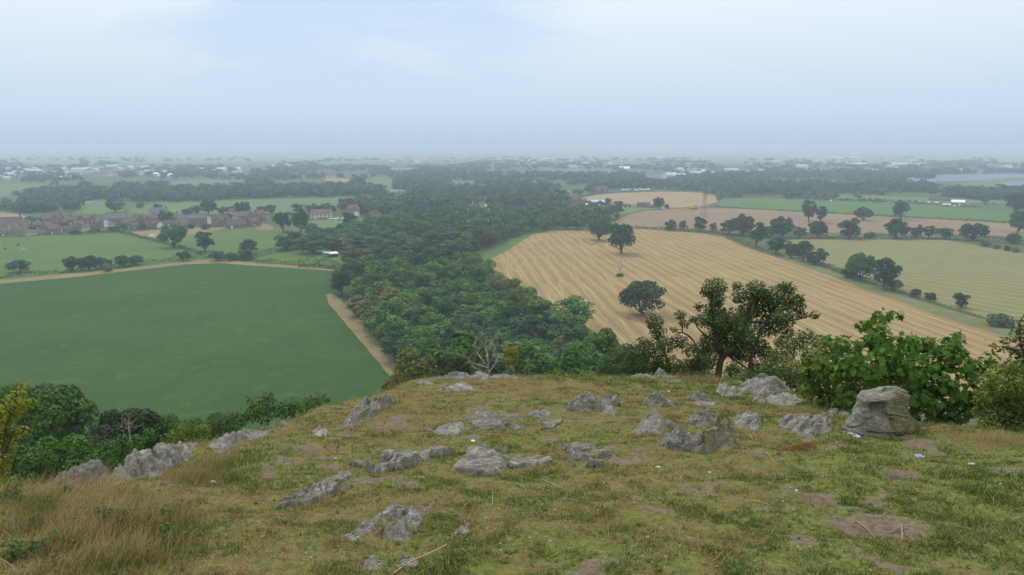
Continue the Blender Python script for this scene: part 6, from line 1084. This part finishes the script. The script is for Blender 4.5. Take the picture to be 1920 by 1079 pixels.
# ---- cars, vans, lorry, harvester
def car_proto(name, paint, L=4.3, W=1.75, H=1.45, van=False):
    root = empty(name, (0, 0, 0)); prof = [(-L / 2, .35), (-L / 2, .95), (-L * .40, 1.0), (-L * .22, H), (L * .20, H), (L * .36, .98), (L * .5, .85), (L / 2, .35)] if not van else [(-L / 2, .35), (-L / 2, H), (L * .25, H), (L * .38, 1.15), (L / 2, .95), (L / 2, .35)]
    n = len(prof); V = [(x, s * W / 2 * (1 if z < 1.05 else .86), z) for s in (-1, 1) for x, z in prof]; F = [tuple(range(n - 1, -1, -1)), tuple(range(n, 2 * n))] + [(i, (i + 1) % n, n + (i + 1) % n, n + i) for i in range(n)]
    mb = MB(); mb.add(V, F); b = mb.build('body', paint, root)
    for x in ((-.06 * L, .3 * L) if not van else (.2 * L,)):
        pass
    g = MB(); box(g, (0 if not van else L * .22, 0, (1.0 + H) / 2 + .02), (L * .38 if not van else L * .16, W * .9, (H - 1.02) * .7)); g.build('window', M_GLASS, root)
    for x in (-L * .31, L * .31):
        for s in (-1, 1): w = MB(); tube(w, [(x, s * (W / 2 - .2), .33), (x, s * (W / 2 + .02), .33)], [.33, .33], 14); wl = w.build('wheel', M_TYRE, root); w = MB(); tube(w, [(x, s * (W / 2 + .0), .33), (x, s * (W / 2 + .035), .33)], [.2, .19], 10); w.build('rim', M_STEEL, wl)
    return root
PW, PS, PR, PB = mat_plain('car_white', (.8, .8, .8), .3, .03, 1), mat_plain('car_silver', (.5, .52, .54), .3, .03, 1, .4), mat_plain('car_red', (.35, .04, .03), .3, .05, 1), mat_plain('car_blue', (.05, .10, .28), .3, .05, 1)
CARS = [car_proto('parked_car', PW), car_proto('parked_car', PS), car_proto('parked_car', PR), car_proto('parked_car', PB), car_proto('parked_van', PW, 5.2, 1.95, 2.2, True), car_proto('caravan', PW, 6.4, 2.3, 2.7, True)]
cu = set()
def put_car(k, px, py, rz, label, group, cat='car', s=1.0):
    o = CARS[k] if k not in cu else copy_tree(CARS[k]); cu.add(k); g = G(px, py); o.location = (g[0], g[1], .12); o.rotation_euler = (0, 0, rz); o.scale = (s, s, s); tag(o, label, cat, group)
for i, (k, px, lab) in enumerate([(0, 619, 'white car at the hall end of the parked row'), (1, 624, 'silver car second in the parked row by the hall'), (0, 629, 'white car in the middle of the parked row by the hall'), (4, 634, 'white van in the parked row by the hall'), (3, 639, 'dark blue car in the parked row by the hall'), (1, 643, 'silver car at the tree end of the parked row')]): put_car(k, px, 412, 1.3, lab, 'cars parked by the village hall', 'van' if k == 4 else 'car')
for i, (k, px, py, lab) in enumerate([(5, 1169, 358, 'white caravan at the end of the hazy row, apart'), (5, 1176, 358, 'white caravan, second of the hazy row'), (4, 1182, 357, 'white van amid the hazy caravans'), (5, 1192, 358, 'white caravan after the gap in the hazy row'), (5, 1200, 357, 'white caravan near the far end of the hazy row'), (5, 1207, 358, 'white caravan, last but one of the hazy row'), (5, 1214, 357, 'white caravan closing the hazy row by the trees')]): put_car(k, px, py, .4 + .5 * i, lab, 'caravans in front of the hazy wood', 'caravan' if k == 5 else 'van', 1.25)
for i, (k, px, py, lab) in enumerate([(0, 1776, 385, 'white car at the pink shed'), (1, 1783, 387, 'silver car before the white roofed shed'), (0, 1790, 388, 'white car before the white roofed shed, nearest its door'), (4, 1799, 387, 'white van before the white roofed shed'), (2, 1806, 388, 'red car beside the white van at the shed'), (1, 1814, 385, 'silver car past the white roofed shed'), (0, 1741, 381, 'white car on the track to the sheds'), (4, 1755, 382, 'white van on the track to the sheds')]): put_car(k, px, py, .3 * i, lab, 'vehicles at the low sheds', 'van' if k == 4 else 'car', 1.2)
put_car(4, 287, 445, .3, 'white van parked at the parched meadow hedge', None, 'van'); put_car(4, 1558, 379, 1.0, 'white van by the hedge of the long green field', None, 'van', 1.2); put_car(4, 911, 389, 1.4, 'white van on the pale field strip by the pylon wood', None, 'van', 1.5); put_car(0, 1244, 393, .3, 'white car under the barn tree', None, 'car')
gl = G(773, 361); DZ = 7.0
def bridge():
    a, b = G(733, 366), G(812, 364); u = (b - a); L = np.linalg.norm(u); u /= L; rz = math.atan2(u[1], u[0]); c = (a + b) / 2; root = empty('road_bridge', (c[0], c[1], 0), rz); tag(root, 'pale concrete road bridge with a blue lorry crossing it', 'bridge')
    m = MB(); box(m, (0, 0, DZ - .6), (L, 13, 1.2)); m.build('deck', M_CONC, root)
    for s in (-1, 1): m = MB(); box(m, (0, s * 6.3, DZ + .45), (L, .35, 1.1)); m.build('parapet', M_CONC, root)
    for x in (-L * .28, L * .02, L * .34): m = MB(); box(m, (x, 0, (DZ - 1.2) / 2 - .3), (1.6, 9, DZ - .6)); m.build('pier', M_CONC, root)
    m = MB(); V = np.array([(L / 2, -7, -.4), (L / 2 + 22, -8, -.4), (L / 2 + 22, 8, -.4), (L / 2, 7, -.4), (L / 2, -7, DZ - .1), (L / 2 + 16, -7, DZ - .2), (L / 2 + 16, 7, DZ - .2), (L / 2, 7, DZ - .1)]); m.add(V, BOXF); m.build('abutment', M_CONC, root)
    lr = empty('lorry', (c[0] - u[0] * 2, c[1] - u[1] * 2, DZ), rz); tag(lr, 'blue curtain sided lorry driving over the road bridge', 'lorry'); m = MB(); box(m, (-1, 0, 2.6), (13.4, 2.5, 3.0)); m.build('trailer', PB, lr); m = MB(); box(m, (7.0, 0, 1.9), (2.2, 2.4, 2.6)); box(m, (6.8, 0, 3.35), (1.6, 2.2, .35)); m.build('cab', PW, lr); m = MB(); box(m, (8.12, 0, 2.5), (.06, 2.0, .9)); m.build('windscreen', M_GLASS, lr)
    for x in (-6, -4.7, -3.4, 4.6, 7.2):
        for s in (-1, 1): m = MB(); tube(m, [(x, s * .95, .5), (x, s * 1.25, .5)], [.5, .5], 12); m.build('wheel', M_TYRE, lr)
    lr.scale = (1.25,) * 3
bridge()
field('road', [(815, 361), (870, 358), (930, 354.5), (990, 351), (990, 353.5), (930, 357), (870, 360.5), (815, 363.5)], mat_field('road_asphalt', (.20, .20, .21), (.24, .24, .25), None, grain=.5), 'grey road running on from the bridge', 'road', hole=False)
field('road', [(120, 381), (170, 378), (176, 381), (126, 384)], mat_field('road_far', (.20, .20, .22), (.25, .25, .26), None, grain=.5), 'short glimpse of road among hazy trees', 'road', hole=False)
def harvester():
    root = empty('combine_harvester', G(1299, 393), .6); tag(root, 'yellow combine harvester at work on the brown stubble edge', 'harvester'); Y = mat_plain('machine_yellow', (.62, .42, .04), .4, .05, 1)
    m = MB(); box(m, (0, 0, 2.2), (6.5, 3, 2.0)); box(m, (-1.5, 0, 3.4), (3, 2.6, .6)); m.build('body', Y, root); m = MB(); box(m, (3.9, 0, 2.9), (1.6, 2.0, 1.9)); m.build('cab', M_GLASS, root); m = MB(); tube(m, [(5.6, -3.6, .8), (5.6, 3.6, .8)], [.7, .7], 10); box(m, (6.0, 0, .5), (1.4, 7.4, .3)); m.build('header', Y, root)
    for x, r in ((2.6, .95), (-2.6, .65)):
        for s in (-1, 1): m = MB(); tube(m, [(x, s * 1.3, r), (x, s * 1.9, r)], [r, r], 16); m.build('wheel', M_TYRE, root)
    root.scale = (1.3,) * 3
harvester()
# ---- cattle on the pasture
def cow(px, py, rz, cols, label, graze):
    g = G(px, py); me = bpy.data.meshes.new('cow'); hd = (1.35, 0, .45) if graze else (1.45, 0, 1.55)
    J = [(-.75, 0, 1.12, .34), (-.2, 0, 1.05, .40), (.45, 0, 1.08, .36), (.85, 0, 1.2, .24), (1.12, 0, (1.2 + hd[2]) / 2, .16), (*hd, .15), (hd[0] + .3, 0, hd[2] - .12, .09)]
    V = [j[:3] for j in J]; Rd = [j[3] for j in J]; E = [(i, i + 1) for i in range(6)]
    for (a, x, s) in ((0, -.72, -1), (0, -.72, 1), (2, .55, -1), (2, .55, 1)):
        k = len(V); V += [(x, s * .22, .85), (x + (-.06 if a == 0 else .02), s * .24, .48), (x, s * .24, .04)]; Rd += [.15, .085, .075]; E += [(a, k), (k, k + 1), (k + 1, k + 2)]
    k = len(V); V += [(-1.02, 0, 1.15), (-1.1, 0, .6)]; Rd += [.05, .035]; E += [(0, k), (k, k + 1)]
    me.from_pydata(V, E, []); o = link('cow', me, None, g); o.rotation_euler = (0, 0, rz); o.scale = (1.15,) * 3; sk = o.modifiers.new('skin', 'SKIN')
    for v, r in zip(me.skin_vertices[0].data, Rd): v.radius = (r, r)
    me.skin_vertices[0].data[1].use_root = True; o.modifiers.new('sub', 'SUBSURF').levels = 1; o.modifiers['sub'].render_levels = 2
    m, nt, _, _ = newmat('cow_hide'); h = NT(nt); p = h.node('ShaderNodeTexCoord').outputs['Object']; h.out(h.mix(h.ramp(h.noise(p, 1.1, 2, .4), .46, .52), cols[0], cols[1]), .8); me.materials.append(m); tag(o, label, 'cow', 'cattle on the bright pasture')
cow(43, 471, .3, ((.75, .73, .70), (.10, .09, .08)), 'black and white cow standing in the pasture', False); cow(10, 468, 2.6, ((.09, .05, .035), (.12, .07, .05)), 'brown cow grazing at the pasture edge', True); cow(34, 461, 1.4, ((.04, .035, .03), (.06, .05, .04)), 'black cow seen end on, beyond the other cattle', True)
# ---- solar farm: rows of blue panels
def solar():
    mb = MB()
    for poly in ([(1690, 338), (1760, 331), (1860, 329), (1925, 328), (1925, 333), (1860, 337), (1800, 341), (1720, 342)], [(1862, 352), (1900, 343), (1990, 335), (1990, 348), (1925, 357), (1880, 357)]):
        q = np.array([G(*p)[:2] for p in poly]); lo, hi = q.min(0), q.max(0)
        for y in np.arange(lo[1], hi[1], 11):
            xs = np.arange(lo[0], hi[0], 24) + 12; ok = inpoly(np.stack([xs, np.full(len(xs), y)], -1), q)
            for x in xs[ok]:
                V = np.array([(x - 11, y - 2.6, .7), (x + 11, y - 2.6, .7), (x + 11, y + 2.6, 2.9), (x - 11, y + 2.6, 2.9)]); mb.add(np.concatenate([V, V + [0, 0, .1]]), BOXF)
    m, nt, _, _ = newmat('solar_glass'); h = NT(nt); h.out(h.mix(h.ramp(h.noise(h.pos(), .05, 3), .4, .6), (.10, .13, .22), (.14, .18, .29)), .35, None, .5)
    tag(mb.build('solar_panels', m), 'rows of bluish solar panels far out on the plain', 'solar farm', kind='stuff')
solar()
# ================================================================ sky, sun, haze, camera
SUN_EL, SUN_AZ = R(52), R(-25)   # azimuth from +Y (view direction) towards +X
def build_world():
    w = bpy.data.worlds.new('World'); scene.world = w; w.use_nodes = True
    nt = w.node_tree; nt.nodes.clear(); h = NT(nt)
    sky = h.node('ShaderNodeTexSky', sky_type='NISHITA'); sky.sun_disc = False; sky.sun_elevation = SUN_EL; sky.sun_rotation = SUN_AZ
    sky.air_density = 1.2; sky.dust_density = 1.0; sky.ozone_density = 1.5
    d = h.node('ShaderNodeTexCoord').outputs['Generated']
    sx = h.node('ShaderNodeSeparateXYZ'); h.put(sx.inputs[0], d)
    el = sx.outputs[2]
    inv = h.math('DIVIDE', 1.0, h.math('ADD', h.math('MAXIMUM', el, 0.0), .16))
    cb = h.node('ShaderNodeCombineXYZ'); h.put(cb.inputs[0], h.math('MULTIPLY', sx.outputs[0], inv)); h.put(cb.inputs[1], h.math('MULTIPLY', sx.outputs[1], inv)); cb.inputs[2].default_value = 3.7
    n1 = h.noise(cb.outputs[0], .55, 7, .55, .4); n2 = h.noise(cb.outputs[0], 1.7, 6, .6, .6)
    nn = h.math('ADD', h.math('MULTIPLY', n1, .7), h.math('MULTIPLY', n2, .3))
    def near(v, c0, c1):
        o = h.node('ShaderNodeVectorMath', operation='DOT_PRODUCT'); h.put(o.inputs[0], d); o.inputs[1].default_value = Vector(v).normalized(); return h.ramp(o.outputs['Value'], c0, c1)
    blue = near((-.17, .95, .21), .925, 1.0)                 # the thin blue window in the cloud, up over the middle
    whiteR = near((.30, .93, .16), .93, .995); whiteL = near((-.52, .85, .17), .965, .998)
    cover = h.math('ADD', h.math('SUBTRACT', nn, h.math('MULTIPLY', blue, .10)), h.math('MULTIPLY', h.math('ADD', whiteR, whiteL), .15))
    cov = h.ramp(cover, .32, .60)
    grey = h.mix(cov, (.555, .705, .895), (.77, .85, .925))
    grey = h.mix(h.ramp(el, .02, .20), (.535, .672, .825), grey)
    grey = h.mix(h.ramp(el, .22, .5), grey, h.mix(cov, (1.0, 1.03, 1.07), (1.14, 1.14, 1.12)))
    grey = h.mix(h.ramp(el, .05, -.004), grey, (.455, .58, .722))
    bgs = h.node('ShaderNodeBackground'); h.put(bgs.inputs['Color'], sky.outputs[0]); bgs.inputs['Strength'].default_value = .09
    bgc = h.node('ShaderNodeBackground'); h.put(bgc.inputs['Color'], grey); bgc.inputs['Strength'].default_value = SKY_STR
    mx = h.node('ShaderNodeMixShader'); mx.inputs[0].default_value = .97
    h.l.new(bgs.outputs[0], mx.inputs[1]); h.l.new(bgc.outputs[0], mx.inputs[2])
    o = h.node('ShaderNodeOutputWorld'); h.l.new(mx.outputs[0], o.inputs['Surface'])
    w.cycles.sampling_method = 'MANUAL'; w.cycles.sample_map_resolution = 512
SKY_STR, SUN_STR, HAZE = 1.0, 1.5, .00026
build_world()
sl = bpy.data.lights.new('sun', 'SUN'); sl.energy = SUN_STR; sl.angle = R(10); sl.color = (1.0, .95, .86)
so = link('sun', sl)
sd = Vector((math.sin(SUN_AZ) * math.cos(SUN_EL), math.cos(SUN_AZ) * math.cos(SUN_EL), math.sin(SUN_EL)))
so.rotation_euler = sd.to_track_quat('Z', 'Y').to_euler(); so.location = (-30, 30, 150)

def build_haze():
    mb = MB(); z0, z1 = -2.0, 88.0
    box(mb, (0, 0, (z0 + z1) / 2), (27000, 27000, z1 - z0))
    m, nt, _, _ = newmat('haze_air'); h = NT(nt)
    v = h.node('ShaderNodeVolumePrincipled'); v.inputs['Color'].default_value = (.655, .81, 1.0, 1); v.inputs['Density'].default_value = HAZE; v.inputs['Anisotropy'].default_value = .1
    o = h.node('ShaderNodeOutputMaterial'); h.l.new(v.outputs[0], o.inputs['Volume'])
    tag(mb.build('haze', m), 'pale blue summer haze lying over the plain', 'haze', kind='stuff')
build_haze()

cd = bpy.data.cameras.new('camera'); cam = link('camera', cd); cam.location = (0, 0, CAMZ)
cam.rotation_euler = (math.pi / 2 - PITCH, 0, 0)
cd.sensor_width = 36; cd.lens = 36 * FPX / 1920; cd.clip_start = .1; cd.clip_end = 40000
scene.camera = cam
scene.view_settings.view_transform = 'Standard'; scene.view_settings.look = 'None'; scene.view_settings.exposure = .12; scene.view_settings.gamma = 1; scene.view_settings.use_curve_mapping = False
cy = scene.cycles; cy.max_bounces = 6; cy.diffuse_bounces = 3; cy.glossy_bounces = 2; cy.transmission_bounces = 3; cy.volume_bounces = 1; cy.transparent_max_bounces = 8
cy.caustics_reflective = False; cy.caustics_refractive = False; cy.use_denoising = True
